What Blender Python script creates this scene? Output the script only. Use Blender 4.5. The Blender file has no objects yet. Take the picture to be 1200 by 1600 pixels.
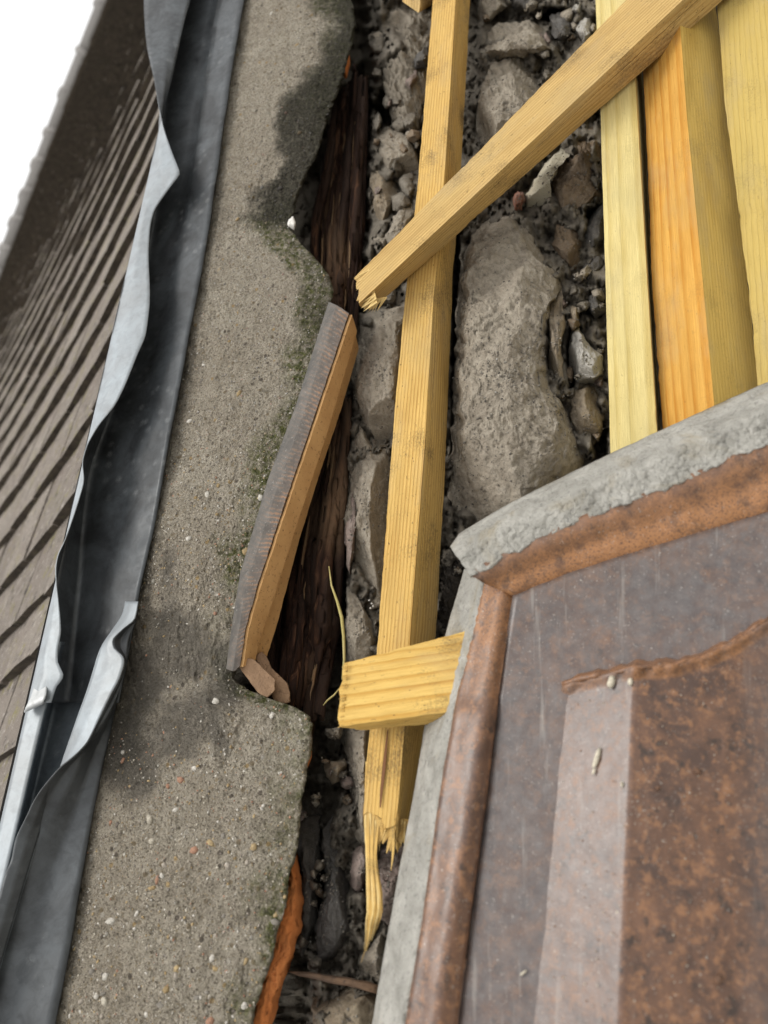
import bpy, bmesh, math, random
import numpy as np
from mathutils import Vector, Matrix, noise

random.seed(7); np.random.seed(7)
S = bpy.context.scene
COL = S.collection

# ------------------------------------------------------------------ camera
F = 1256.0                                   # focal length in pixels of the 1200x1600 photograph
up = Vector((-0.926, 0.363, -0.10)).normalized()          # world up, in camera axes
fwd = Vector((0, 0, -1))
yh = (fwd - up * fwd.dot(up)).normalized()
xh = yh.cross(up).normalized()
R3 = Matrix((xh, yh, up))                    # camera axes -> world axes
CAM = Vector((0, 0, 4.6))
cd = bpy.data.cameras.new('camera'); cam = bpy.data.objects.new('camera', cd); COL.objects.link(cam)
cam.matrix_world = Matrix.Translation(CAM) @ R3.to_4x4()
cd.sensor_fit = 'VERTICAL'; cd.sensor_height = 36; cd.sensor_width = 27
cd.lens = 36 * F / 1600
cd.clip_start = 0.02; cd.clip_end = 500
cd.dof.use_dof = True; cd.dof.focus_distance = 0.85; cd.dof.aperture_fstop = 4.6
S.camera = cam

# ------------------------------------------------------------------ sky, sun, exposure
W = bpy.data.worlds.new('World'); S.world = W; W.use_nodes = True
nt = W.node_tree; nt.nodes.clear()
sky = nt.nodes.new('ShaderNodeTexSky'); sky.sky_type = 'NISHITA'; sky.sun_disc = False
sky.air_density = 1.0; sky.dust_density = 5.0; sky.ozone_density = 1.0
hs = nt.nodes.new('ShaderNodeHueSaturation'); hs.inputs['Saturation'].default_value = 0.22
bg = nt.nodes.new('ShaderNodeBackground'); bg.inputs['Strength'].default_value = 0.15
out = nt.nodes.new('ShaderNodeOutputWorld')
mx = nt.nodes.new('ShaderNodeMix'); mx.data_type = 'RGBA'; mx.inputs[0].default_value = 0.8     # closed, even cloud cover
mx.inputs[7].default_value = (6.8, 6.78, 6.72, 1)
nt.links.new(sky.outputs[0], hs.inputs['Color']); nt.links.new(hs.outputs[0], mx.inputs[6]); nt.links.new(mx.outputs[2], bg.inputs['Color'])
nt.links.new(bg.outputs[0], out.inputs['Surface'])
# soft overcast sun, high above the tiled roof
sun_cam = Vector((-0.86, 0.40, 0.32)).normalized()
sun_w = (R3 @ sun_cam).normalized()
sd = bpy.data.lights.new('sun', 'SUN'); sd.energy = 1.2; sd.angle = math.radians(25); sd.color = (1.0, 0.96, 0.9)
so = bpy.data.objects.new('sun', sd); COL.objects.link(so)
so.rotation_euler = sun_w.to_track_quat('Z', 'Y').to_euler()
so.location = CAM + sun_w * 20
sky.sun_elevation = math.asin(max(-1, min(1, sun_w.z)))
sky.sun_rotation = math.atan2(sun_w.x, sun_w.y)
S.view_settings.view_transform = 'Standard'; S.view_settings.look = 'None'
S.view_settings.exposure = 0.52; S.view_settings.gamma = 1
S.render.engine = 'CYCLES'
S.render.resolution_x = 768; S.render.resolution_y = 1024

# ------------------------------------------------------------------ geometry helpers
Vu = Vector((272, 2800, -1256)).normalized()           # 'along the battens' direction of the work face
nx = -(1100 - 600) / F
ny = (0.0 - Vu.x * nx - Vu.z * 1.0) / Vu.y
Nn = Vector((nx, ny, 1)).normalized()                   # normal of the work face, towards the camera
Un = Vu.cross(Nn).normalized()
D0 = 0.8 * Nn.z                                         # work face is 0.8 m away at the picture centre

def ray(px, py): return Vector(((px - 600) / F, -(py - 800) / F, -1.0))
def Wd(p): return R3 @ p + CAM
def Pc(px, py, w=0.0):                                  # point on the work face, w metres proud of it
    r = ray(px, py)
    return r * ((-D0 + w) / Nn.dot(r))
def P(px, py, w=0.0): return Wd(Pc(px, py, w))
NW = (R3 @ Nn).normalized(); VW = (R3 @ Vu).normalized(); UW = (R3 @ Un).normalized()

def nz(v, s=1.0, o=0.0):
    return noise.noise(Vector((v[0] * s + o, v[1] * s + o * 1.7, v[2] * s - o)))
def fb(v, s=1.0, o=0.0, oct=4):
    return noise.fractal(Vector((v[0] * s + o, v[1] * s + o * 1.7, v[2] * s - o)), 1.0, 2.0, oct)

def mk(name, verts, faces, mat, parent=None, smooth=True, attrs=None, solid=0.0, solid_off=-1.0, uvw=None):
    c = Vector((0, 0, 0))
    for v in verts: c += Vector(v)
    c /= max(1, len(verts))
    me = bpy.data.meshes.new(name)
    me.from_pydata([tuple(Vector(v) - c) for v in verts], [], faces)
    me.update()
    bm = bmesh.new(); bm.from_mesh(me); bmesh.ops.recalc_face_normals(bm, faces=bm.faces[:]) if solid == 0 else None
    bm.to_mesh(me); bm.free()
    if smooth: me.polygons.foreach_set('use_smooth', [True] * len(me.polygons))
    if attrs:
        for k, (typ, data) in attrs.items():
            a = me.attributes.new(k, typ, 'POINT')
            if typ == 'FLOAT': a.data.foreach_set('value', [float(x) for x in data])
            elif typ == 'FLOAT_VECTOR': a.data.foreach_set('vector', [float(x) for v in data for x in v])
            elif typ == 'FLOAT_COLOR': a.data.foreach_set('color', [float(x) for v in data for x in (v[0], v[1], v[2], 1.0)])
    me.materials.append(mat)
    o = bpy.data.objects.new(name, me); COL.objects.link(o)
    if parent is not None:
        o.parent = parent; o.location = c - parent.location
    else:
        o.location = c
    if solid:
        m = o.modifiers.new('thick', 'SOLIDIFY'); m.thickness = solid; m.offset = solid_off
    return o

def root(name, label, cat, loc, group=None):
    o = bpy.data.objects.new(name, None); COL.objects.link(o); o.location = loc; o.empty_display_size = 0.05
    o['label'] = label; o['category'] = cat
    if group: o['group'] = group
    return o
def tag(o, label, cat, group=None):
    o['label'] = label; o['category'] = cat
    if group: o['group'] = group
    return o

def pch(ys, pts, k):
    """monotone-ish cubic interpolation of column k of pts over column 1"""
    p = sorted(pts, key=lambda q: q[1])
    x = np.array([q[1] for q in p], float); y = np.array([q[k] for q in p], float)
    ys = np.asarray(ys, float)
    if len(x) == 1: return np.full(ys.shape, y[0])
    if len(x) == 2: return y[0] + (ys - x[0]) * (y[1] - y[0]) / (x[1] - x[0])
    h = np.diff(x); d = np.diff(y) / h
    m = np.empty(len(x)); m[0] = d[0]; m[-1] = d[-1]
    for i in range(1, len(x) - 1):
        if d[i-1] * d[i] <= 0: m[i] = 0
        else: m[i] = 2 * d[i-1] * d[i] / (d[i-1] + d[i])
    i = np.clip(np.searchsorted(x, ys) - 1, 0, len(h) - 1)
    t = (ys - x[i]) / h[i]
    r = (2*t**3 - 3*t**2 + 1)*y[i] + (t**3 - 2*t**2 + t)*h[i]*m[i] + (-2*t**3 + 3*t**2)*y[i+1] + (t**3 - t**2)*h[i]*m[i+1]
    lo = ys < x[0]; hi = ys > x[-1]
    r = np.where(lo, y[0] + (ys - x[0]) * d[0], r); r = np.where(hi, y[-1] + (ys - x[-1]) * d[-1], r)
    return r

def gridfaces(nr, nc, closed=False, base=0):
    f = []
    for i in range(nr - 1):
        for j in range(nc - 1 if not closed else nc):
            j2 = (j + 1) % nc
            f.append((base + i*nc + j, base + i*nc + j2, base + (i+1)*nc + j2, base + (i+1)*nc + j))
    return f

def sheet(name, arrs, ys, mat, sub=4, parent=None, solid=0.0012, rough=0.0, seed=0, smooth=True, wav=0.0, back=None):
    """sheet through arrises given as lists of (px, py, w); stations at picture heights ys"""
    cols = []
    for a in arrs:
        a3 = [(q[0], q[1], q[2]) for q in a]
        cols.append((pch(ys, a3, 0), pch(ys, a3, 2)))
    V = []; na = len(arrs); nc = (na - 1) * sub + 1
    gp = []
    for i, y in enumerate(ys):
        for j in range(nc):
            k = min(j // sub, na - 2); t = (j - k * sub) / sub
            px = cols[k][0][i] * (1 - t) + cols[k+1][0][i] * t
            w = cols[k][1][i] * (1 - t) + cols[k+1][1][i] * t
            p = P(px, y, w)
            if rough: p = p + NW * (fb(p, 40, seed, 3) * rough)
            if wav: p = p + NW * (nz(p, 14, seed) * wav)
            V.append(p); gp.append((j / nc, y / 1600.0, 0))
    o = mk(name, V, gridfaces(len(ys), nc), mat, parent, smooth, {'gp': ('FLOAT_VECTOR', gp)}, solid=solid, solid_off=0.0)
    if back:
        o.data.materials.append(back); o.modifiers['thick'].material_offset = 1; o.modifiers['thick'].material_offset_rim = 1
    return o

def smoothpoly(poly, n):
    p = np.array(poly, float); q = np.vstack([p, p[:1]])
    seg = np.hypot(*np.diff(q, axis=0).T); s = np.concatenate([[0], np.cumsum(seg)])
    t = np.linspace(0, s[-1], n, endpoint=False)
    return np.stack([np.interp(t, s, q[:, 0]), np.interp(t, s, q[:, 1])], 1)

def lump(name, poly, wb, wf, mat, parent=None, n=56, rings=12, rough=0.006, fs=28.0, pw=3.0, jit=2.0, seed=0, flat=False, cen=None, tilt=(0, 0), facet=0.0, cuts=0, rec=None, ridge=None):
    """stone-like solid whose outline is poly (pixels on the work face) from depth wb to wf"""
    b = smoothpoly(poly, n); c = b.mean(0) if cen is None else np.array(cen, float)
    V = []; rr = [1.0] + [1 - ((k + 0.35) / rings) ** 1.35 for k in range(rings)]
    rr = [r for r in rr if r > 0.03]
    ext = np.abs(b - c).max(0) + 1
    rs = random.Random(seed * 17 + 3); pl = []
    for k in range(cuts):
        an = 6.283 * (k + rs.uniform(-.3, .3)) / cuts; pl.append((math.cos(an), math.sin(an), rs.uniform(0.35, 1.6), rs.uniform(0.05, 0.6)))
    for r in rr:
        h = (1 - r ** pw) ** 0.55 if not flat else (1.0 if r < 0.985 else 0.0)
        for q in b:
            px, py = c + (q - c) * r
            pp = (px * 0.05, py * 0.05, seed * 3.1)
            px += jit * fb(pp, 1.0, 3.3, 3) * (0.3 + 0.7 * r); py += jit * fb(pp, 1.0, 9.1, 3) * (0.3 + 0.7 * r)
            w = wb + (wf - wb) * h + tilt[0] * (px - c[0]) / ext[0] * h + tilt[1] * (py - c[1]) / ext[1] * h
            if ridge: w -= ridge[1] * max(0, px - ridge[0] - 12 * nz((0, py * .02, 1), 1)) + ridge[2] * max(0, ridge[0] - px)
            for (ca, sa_, sl__, of) in pl:
                w = min(w, wf - (wf - wb) * sl__ * ((ca * (px - c[0]) / ext[0] + sa_ * (py - c[1]) / ext[1]) - of))
            w = max(w, wb - 0.05) if r < 0.985 else min(w, wb - 0.03)
            p = P(px, py, w)
            a = fb(p, fs, seed * 1.3, 5) * rough + fb(p, fs * 6, seed, 4) * rough * 0.3 + nz(p, fs * 26, seed) * rough * 0.09
            tz = fb(p, fs * 0.6, seed + 9, 3) * 2.6; a += (math.floor(tz) / 2.6) * rough * 0.75
            if facet:
                d, _ = noise.voronoi(p * (fs * 0.9))
                a += (d[0] - 0.35) * facet
            cr_ = abs(fb(p, fs * 0.7, seed + 20, 4))
            if cr_ < 0.05 and rough > 0.003: a -= rough * 0.28 * (1 - cr_ / 0.05)
            a *= (0.35 + 0.65 * min(1, h * 1.5))
            V.append(p + NW * a)
    nr = len(rr)
    if rec is not None: rec.extend([v for v in V[2*n:] if random.random() < 0.5])
    f = gridfaces(nr, n, True)
    V.append(P(c[0], c[1], wf)); ic = len(V) - 1
    V[ic] = sum((V[(nr-1)*n + j] for j in range(n)), Vector()) / n
    for j in range(n): f.append(((nr-1)*n + j, (nr-1)*n + (j+1) % n, ic))
    # back
    bk = len(V)
    for q in b: V.append(P(c[0] + (q[0]-c[0]) * 0.9, c[1] + (q[1]-c[1]) * 0.9, wb - 0.012))
    for j in range(n): f.append((j, (j+1) % n, bk + (j+1) % n, bk + j))
    f.append(tuple(bk + j for j in range(n)))
    return mk(name, V, f, mat, parent)

def icos():
    bm = bmesh.new(); bmesh.ops.create_icosphere(bm, subdivisions=1, radius=1)
    v = [x.co.copy() for x in bm.verts]; f = [tuple(w.index for w in x.verts) for x in bm.faces]; bm.free()
    return v, f
ICV, ICF = icos()
def blobs(name, items, mat, parent=None):
    """items: (centre, (a,b,c) radii, rotation matrix, colour)"""
    V = []; Fc = []; C = []
    for (c, rad, rot, colr) in items:
        b = len(V); o = random.random() * 50
        for v in ICV:
            k = 1 + 0.35 * nz(v, 1.3, o)
            V.append(c + rot @ Vector((v.x * rad[0] * k, v.y * rad[1] * k, v.z * rad[2] * k))); C.append(colr)
        for f in ICF: Fc.append(tuple(b + i for i in f))
    o = mk(name, V, Fc, mat, parent, True, {'col': ('FLOAT_COLOR', C)})
    o['kind'] = 'stuff'
    return o
FR = Matrix((UW, VW, NW)).transposed()         # frame of the work face: columns u, v, n
def rrot(): return FR @ Matrix.Rotation(random.uniform(0, 6.28), 3, 'Z') @ Matrix.Rotation(random.uniform(-.5, .5), 3, 'X')

# ------------------------------------------------------------------ material helpers
class M:
    def __init__(s, name):
        s.m = bpy.data.materials.new(name); s.m.use_nodes = True
        s.t = s.m.node_tree; s.t.nodes.clear()
        s.o = s.n('ShaderNodeOutputMaterial'); s.b = s.n('ShaderNodeBsdfPrincipled')
        s.l(s.b.outputs[0], s.o.inputs['Surface'])
    def n(s, typ, **kw):
        x = s.t.nodes.new(typ)
        for k, v in kw.items():
            if hasattr(x, k) and k not in x.inputs: setattr(x, k, v)
            else: x.inputs[k].default_value = v
        return x
    def l(s, a, b): s.t.links.new(a, b)
    def pos(s, scale=(1, 1, 1)):
        g = s.n('ShaderNodeNewGeometry')
        mp = s.n('ShaderNodeMapping'); mp.inputs['Scale'].default_value = scale
        s.l(g.outputs['Position'], mp.inputs['Vector']); return mp.outputs[0]
    def attr(s, name, vec=True):
        a = s.n('ShaderNodeAttribute', attribute_name=name); return a.outputs['Vector' if vec else 'Fac']
    def col(s, name):
        a = s.n('ShaderNodeAttribute', attribute_name=name); return a.outputs['Color']
    def mapv(s, v, scale, loc=(0, 0, 0)):
        mp = s.n('ShaderNodeMapping'); mp.inputs['Scale'].default_value = scale; mp.inputs['Location'].default_value = loc
        s.l(v, mp.inputs['Vector']); return mp.outputs[0]
    def noise(s, v, sc, det=4, rough=0.6, dist=0.0):
        x = s.n('ShaderNodeTexNoise'); x.inputs['Scale'].default_value = sc; x.inputs['Detail'].default_value = det
        x.inputs['Roughness'].default_value = rough; x.inputs['Distortion'].default_value = dist
        s.l(v, x.inputs['Vector']); return x.outputs['Fac']
    def vor(s, v, sc, feat='F1', out='Distance', rnd=1.0):
        x = s.n('ShaderNodeTexVoronoi'); x.feature = feat; x.inputs['Scale'].default_value = sc; x.inputs['Randomness'].default_value = rnd
        s.l(v, x.inputs['Vector']); return x.outputs[out]
    def ramp(s, f, stops, interp='LINEAR'):
        x = s.n('ShaderNodeValToRGB'); x.color_ramp.interpolation = interp
        e = x.color_ramp.elements
        while len(e) < len(stops): e.new(0.5)
        for i, (p, c) in enumerate(stops):
            e[i].position = p; e[i].color = (c, c, c, 1) if not hasattr(c, '__len__') else (c[0], c[1], c[2], 1)
        s.l(f, x.inputs['Fac']); return x.outputs['Color']
    def mix(s, f, a, b, mode='MIX'):
        x = s.n('ShaderNodeMix'); x.data_type = 'RGBA'; x.blend_type = mode
        for v, i in ((f, 0), (a, 6), (b, 7)):
            if hasattr(v, 'node'): s.l(v, x.inputs[i])
            else: x.inputs[i].default_value = v if i == 0 else (v[0], v[1], v[2], 1)
        return x.outputs[2]
    def math(s, op, a, b=0.0, clamp=False):
        x = s.n('ShaderNodeMath'); x.operation = op; x.use_clamp = clamp
        for v, i in ((a, 0), (b, 1)):
            if hasattr(v, 'node'): s.l(v, x.inputs[i])
            else: x.inputs[i].default_value = v
        return x.outputs[0]
    def bump(s, h, strength, dist, prev=None):
        x = s.n('ShaderNodeBump'); x.inputs['Strength'].default_value = strength; x.inputs['Distance'].default_value = dist
        s.l(h, x.inputs['Height'])
        if prev is not None: s.l(prev, x.inputs['Normal'])
        return x.outputs[0]
    def fin(s, col, rough=0.8, metal=0.0, normal=None, spec=0.3, **kw):
        for v, k in ((col, 'Base Color'), (rough, 'Roughness'), (metal, 'Metallic')):
            if hasattr(v, 'node'): s.l(v, s.b.inputs[k])
            else: s.b.inputs[k].default_value = v if k != 'Base Color' else (v[0], v[1], v[2], 1)
        s.b.inputs['Specular IOR Level'].default_value = spec
        if normal is not None: s.l(normal, s.b.inputs['Normal'])
        for k, v in kw.items(): s.b.inputs[k.replace('_', ' ')].default_value = v
        return s.m

def wood_mat(name, light, dark, stain=(0.12, 0.08, 0.03), ring=95.0, centre=(0.09, 0.05), spk=0.5, contrast=1.0, crack=0):
    m = M(name); g = m.attr('gp')
    v = m.mapv(g, (1, 1, 0.055), (centre[0], centre[1], 0))
    w = m.n('ShaderNodeTexWave'); w.wave_type = 'RINGS'; w.rings_direction = 'Z'; w.wave_profile = 'SAW'
    w.inputs['Scale'].default_value = ring; w.inputs['Distortion'].default_value = 2.6; w.inputs['Detail'].default_value = 4
    w.inputs['Detail Scale'].default_value = 0.22; m.l(v, w.inputs['Vector'])
    rings = m.ramp(w.outputs['Fac'], [(0.0, 0.0), (0.5, 0.15), (0.88, 1.0), (1.0, 0.1)])
    fib = m.noise(m.mapv(g, (1, 1, 0.03)), 900, 3, 0.7)
    big = m.noise(m.mapv(g, (1, 1, 0.25)), 30, 3, 0.6)
    rv = m.math('MULTIPLY', rings, m.ramp(m.noise(m.mapv(g, (1, 1, 0.15)), 55, 3, 0.6), [(0.3, 0.35 * contrast), (0.65, 1.0 * contrast)]))
    c = m.mix(rv, light, dark)
    c = m.mix(m.ramp(fib, [(0.3, 0.0), (0.75, 0.5 * contrast)]), c, tuple(x * 0.62 for x in dark))
    c = m.mix(m.ramp(big, [(0.5, 0.0), (0.8, 0.55)]), c, tuple(0.65 * a + 0.1 * b for a, b in zip(dark, stain)))
    sp = m.noise(m.mapv(g, (1, 1, 0.45)), 260, 4, 0.75)
    sp2 = m.noise(m.mapv(g, (1, 1, 0.6)), 22, 2, 0.5)
    s = m.math('MULTIPLY', m.ramp(sp, [(0.60, 0.0), (0.68, 1.0)]), m.ramp(sp2, [(0.42, 0.0), (0.62, 1.0)]))
    c = m.mix(m.math('MULTIPLY', s, spk), c, stain)
    dn = m.math('ADD', m.math('MULTIPLY', m.noise(m.mapv(g, (1, 1, 0.7), (5, 2, 1)), 16, 3, 0.6), 0.6), m.math('MULTIPLY', m.noise(m.mapv(g, (1, 1, 0.7)), 520, 4, 0.8), 0.4))      # dirt rubbed into the surface
    c = m.mix(m.math('MULTIPLY', m.ramp(dn, [(0.53, 0.0), (0.64, 0.8)]), spk), c, (0.10, 0.07, 0.035))
    kv = m.vor(m.mapv(g, (1, 1, 0.35), (0.3, 0.1, 0.7)), 9, 'F1', 'Distance')       # knots
    c = m.mix(m.ramp(kv, [(0.05, 0.85), (0.10, 0.0)]), c, (0.17, 0.075, 0.025))
    vd = m.vor(m.mapv(g, (1, 1, 0.55), (2, 3, 4)), 210); vq = m.vor(m.mapv(g, (1, 1, 0.55), (2, 3, 4)), 210, 'F1', 'Color')
    sq = m.n('ShaderNodeSeparateColor'); m.l(vq, sq.inputs[0])
    c = m.mix(m.math('MULTIPLY', m.math('MULTIPLY', m.ramp(vd, [(0.07, 1.0), (0.15, 0.0)]), m.ramp(sq.outputs[0], [(0.62, 0.0), (0.66, 1.0)])), 0.85 * spk), c, (0.085, 0.05, 0.02))
    wz = m.noise(m.mapv(g, (1, 1, 0.3), (7, 1, 3)), 24, 4, 0.65)               # greyed, weathered streaks
    c = m.mix(m.ramp(wz, [(0.5, 0.0), (0.72, 0.42)]), c, (0.36, 0.29, 0.18))
    if crack:
        sx = m.n('ShaderNodeSeparateXYZ'); m.l(g, sx.inputs[0])
        wob = m.math('MULTIPLY', m.math('SUBTRACT', m.noise(m.mapv(g, (0.2, 0.2, 1)), 14, 4, 0.7), 0.5), 0.004)
        dd = m.math('ABSOLUTE', m.math('SUBTRACT', m.math('ADD', m.math('ABSOLUTE', sx.outputs[1]), wob), crack))
        ln = m.ramp(m.math('MULTIPLY', dd, 1000.0), [(0.25, 1.0), (0.7, 0.0)])
        c = m.mix(m.math('MULTIPLY', ln, 0.7), c, tuple(x * 0.28 for x in dark))
        d2 = m.math('ABSOLUTE', m.math('SUBTRACT', dd, 0.0011))
        ln2 = m.math('MULTIPLY', m.ramp(m.math('MULTIPLY', d2, 1000.0), [(0.1, 1.0), (0.45, 0.0)]), m.ramp(m.noise(m.mapv(g, (1, 1, 0.6)), 300, 3, 0.7), [(0.45, 0.0), (0.6, 0.8)]))
        c = m.mix(ln2, c, tuple(min(1, x * 1.25) for x in light))
    grn = m.noise(m.mapv(g, (1, 1, 0.5), (3, 1, 2)), 14, 3, 0.5)
    c = m.mix(m.ramp(grn, [(0.52, 0.0), (0.75, 0.3)]), c, (light[0] * 0.68, light[1] * 0.72, light[2] * 0.75))
    hgt = m.math('ADD', m.math('MULTIPLY', rings, -0.5), m.math('MULTIPLY', fib, 1.0))
    fuzz = m.noise(m.mapv(g, (1, 1, 0.4)), 1400, 2, 0.7)
    nb = m.bump(hgt, 0.7, 0.0009); nb = m.bump(fuzz, 0.7, 0.0009, nb)
    return m.fin(c, 0.78, 0, nb, 0.25)

def stone_mat(name, c1, c2, c3, dust=(0.33, 0.31, 0.28), dustk=0.5, bs=1.0, rough=0.92):
    m = M(name); p = m.pos()
    oi = m.n('ShaderNodeObjectInfo')
    a = m.noise(p, 24, 5, 0.65, 0.6); b = m.noise(p, 110, 5, 0.7); f = m.noise(p, 600, 3, 0.7)
    c = m.mix(m.ramp(a, [(0.35, 0.0), (0.65, 1.0)]), c1, c2)
    c = m.mix(m.ramp(b, [(0.5, 0.0), (0.72, 0.8)]), c, c3)
    c = m.mix(m.ramp(m.noise(p, 45, 5, 0.7, 1.2), [(0.45, 0.0), (0.7, dustk)]), c, dust)
    c = m.mix(m.ramp(f, [(0.30, 0.55), (0.45, 0.0)]), c, tuple(x * 0.3 for x in c1))
    c = m.mix(m.ramp(m.vor(p, 420), [(0.05, 0.6), (0.13, 0.0)]), c, (0.5, 0.48, 0.44))
    c = m.mix(m.math('MULTIPLY', oi.outputs['Random'], 0.45), c, tuple(x * 0.72 for x in c2))
    h = m.math('ADD', m.math('MULTIPLY', b, 1.0), m.math('MULTIPLY', f, 0.45))
    cr = m.vor(m.mapv(p, (1, 1, 1)), 55, 'DISTANCE_TO_EDGE')
    nb = m.bump(h, 0.9 * bs, 0.004); nb = m.bump(m.ramp(cr, [(0.0, 0.0), (0.06, 1.0)]), 0.12 * bs, 0.0015, nb)
    return m.fin(c, rough, 0, nb, 0.2)

def col_mat(name, rough=0.85, bump=0.5):
    m = M(name); c = m.col('col'); p = m.pos()
    c = m.mix(m.ramp(m.noise(p, 500, 3, 0.7), [(0.35, 0.5), (0.6, 0.0)]), c, (0.05, 0.045, 0.04))
    return m.fin(c, rough, 0, m.bump(m.noise(p, 900, 3), bump, 0.001), 0.3)

# --- materials
W_BAT = wood_mat('wood_yellow', (0.68, 0.45, 0.145), (0.40, 0.21, 0.042), spk=1.0, crack=0.011)
W_DIA = wood_mat('wood_straw', (0.61, 0.42, 0.165), (0.38, 0.22, 0.062), spk=0.9, ring=85, crack=0.013)
W_SHO = wood_mat('wood_bright', (0.74, 0.51, 0.16), (0.50, 0.265, 0.045), spk=0.9, ring=78, centre=(0.03, 0.12))
W_FRE = wood_mat('wood_fresh', (0.80, 0.60, 0.26), (0.56, 0.36, 0.10), spk=0.25, ring=120)
W_PAL = wood_mat('wood_pale', (0.72, 0.60, 0.27), (0.54, 0.405, 0.13), spk=0.3, ring=75, centre=(0.02, 0.14))
W_ORA = wood_mat('wood_orange', (0.64, 0.36, 0.08), (0.46, 0.19, 0.018), spk=0.35, ring=70, centre=(0.03, 0.11))
W_OL2 = wood_mat('wood_olive_side', (0.70, 0.49, 0.135), (0.52, 0.31, 0.05), spk=0.4, ring=70, contrast=0.7, centre=(0.03, 0.11))
W_OLI = wood_mat('wood_olive', (0.54, 0.40, 0.125), (0.43, 0.29, 0.065), spk=0.4, ring=60, contrast=0.5, centre=(0.2, 0.05))

STONE = stone_mat('stone_grey', (0.25, 0.215, 0.168), (0.37, 0.325, 0.258), (0.16, 0.135, 0.103), dust=(0.44, 0.395, 0.325), dustk=0.6, bs=1.1)
STONE_T = stone_mat('stone_tan', (0.25, 0.2, 0.14), (0.33, 0.27, 0.19), (0.17, 0.13, 0.09), dustk=0.4)
STONE_B = stone_mat('stone_brown', (0.16, 0.115, 0.075), (0.24, 0.18, 0.12), (0.1, 0.07, 0.05), dustk=0.3)
STONE_D = stone_mat('stone_dark', (0.09, 0.085, 0.078), (0.14, 0.13, 0.118), (0.06, 0.055, 0.05), dust=(0.2, 0.19, 0.18), dustk=0.4)
STONE_W = stone_mat('stone_pale', (0.36, 0.34, 0.3), (0.44, 0.42, 0.38), (0.26, 0.24, 0.21), dust=(0.5, 0.48, 0.44), dustk=0.4, bs=0.8)
STONE_P = stone_mat('stone_pinkish', (0.22, 0.165, 0.14), (0.28, 0.22, 0.19), (0.15, 0.12, 0.1), dustk=0.4)
BRICKY = stone_mat('brick_red', (0.26, 0.1, 0.06), (0.32, 0.16, 0.11), (0.16, 0.06, 0.04), dustk=0.45)
LIME = stone_mat('lime_cream', (0.42, 0.38, 0.28), (0.48, 0.44, 0.34), (0.36, 0.31, 0.22), dust=(0.5, 0.47, 0.4), dustk=0.3, bs=0.25, rough=0.7)
CORE = stone_mat('dusty_core', (0.15, 0.13, 0.102), (0.25, 0.222, 0.178), (0.085, 0.072, 0.056), dust=(0.32, 0.29, 0.245), dustk=0.55, bs=1.3)
SOIL = stone_mat('soil', (0.05, 0.042, 0.034), (0.085, 0.072, 0.058), (0.03, 0.025, 0.02), dust=(0.14, 0.125, 0.11), dustk=0.5, bs=1.3)
COLM = col_mat('chips')

def rotten_mat():
    m = M('rotten_wood'); g = m.attr('gp')
    a = m.noise(m.mapv(g, (1, 1, 0.05)), 260, 4, 0.7); b = m.noise(m.mapv(g, (1, 1, 0.12)), 45, 4, 0.6)
    z = m.noise(m.mapv(g, (1, 1, 0.3)), 9, 3, 0.6)
    c = m.ramp(a, [(0.3, (0.008, 0.006, 0.005)), (0.52, (0.04, 0.018, 0.011)), (0.66, (0.13, 0.064, 0.034)), (0.8, (0.28, 0.165, 0.09))])
    c = m.mix(m.ramp(b, [(0.40, 0.0), (0.58, 0.9)]), c, (0.028, 0.016, 0.011))
    c = m.mix(m.ramp(z, [(0.5, 0.0), (0.62, 0.5)]), c, (0.24, 0.15, 0.085))
    return m.fin(c, 0.9, 0, m.bump(a, 1.0, 0.004), 0.2)
ROT = rotten_mat()
ROTF = wood_mat('rotten_fibre', (0.24, 0.14, 0.07), (0.10, 0.045, 0.022), spk=1.0)

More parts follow.
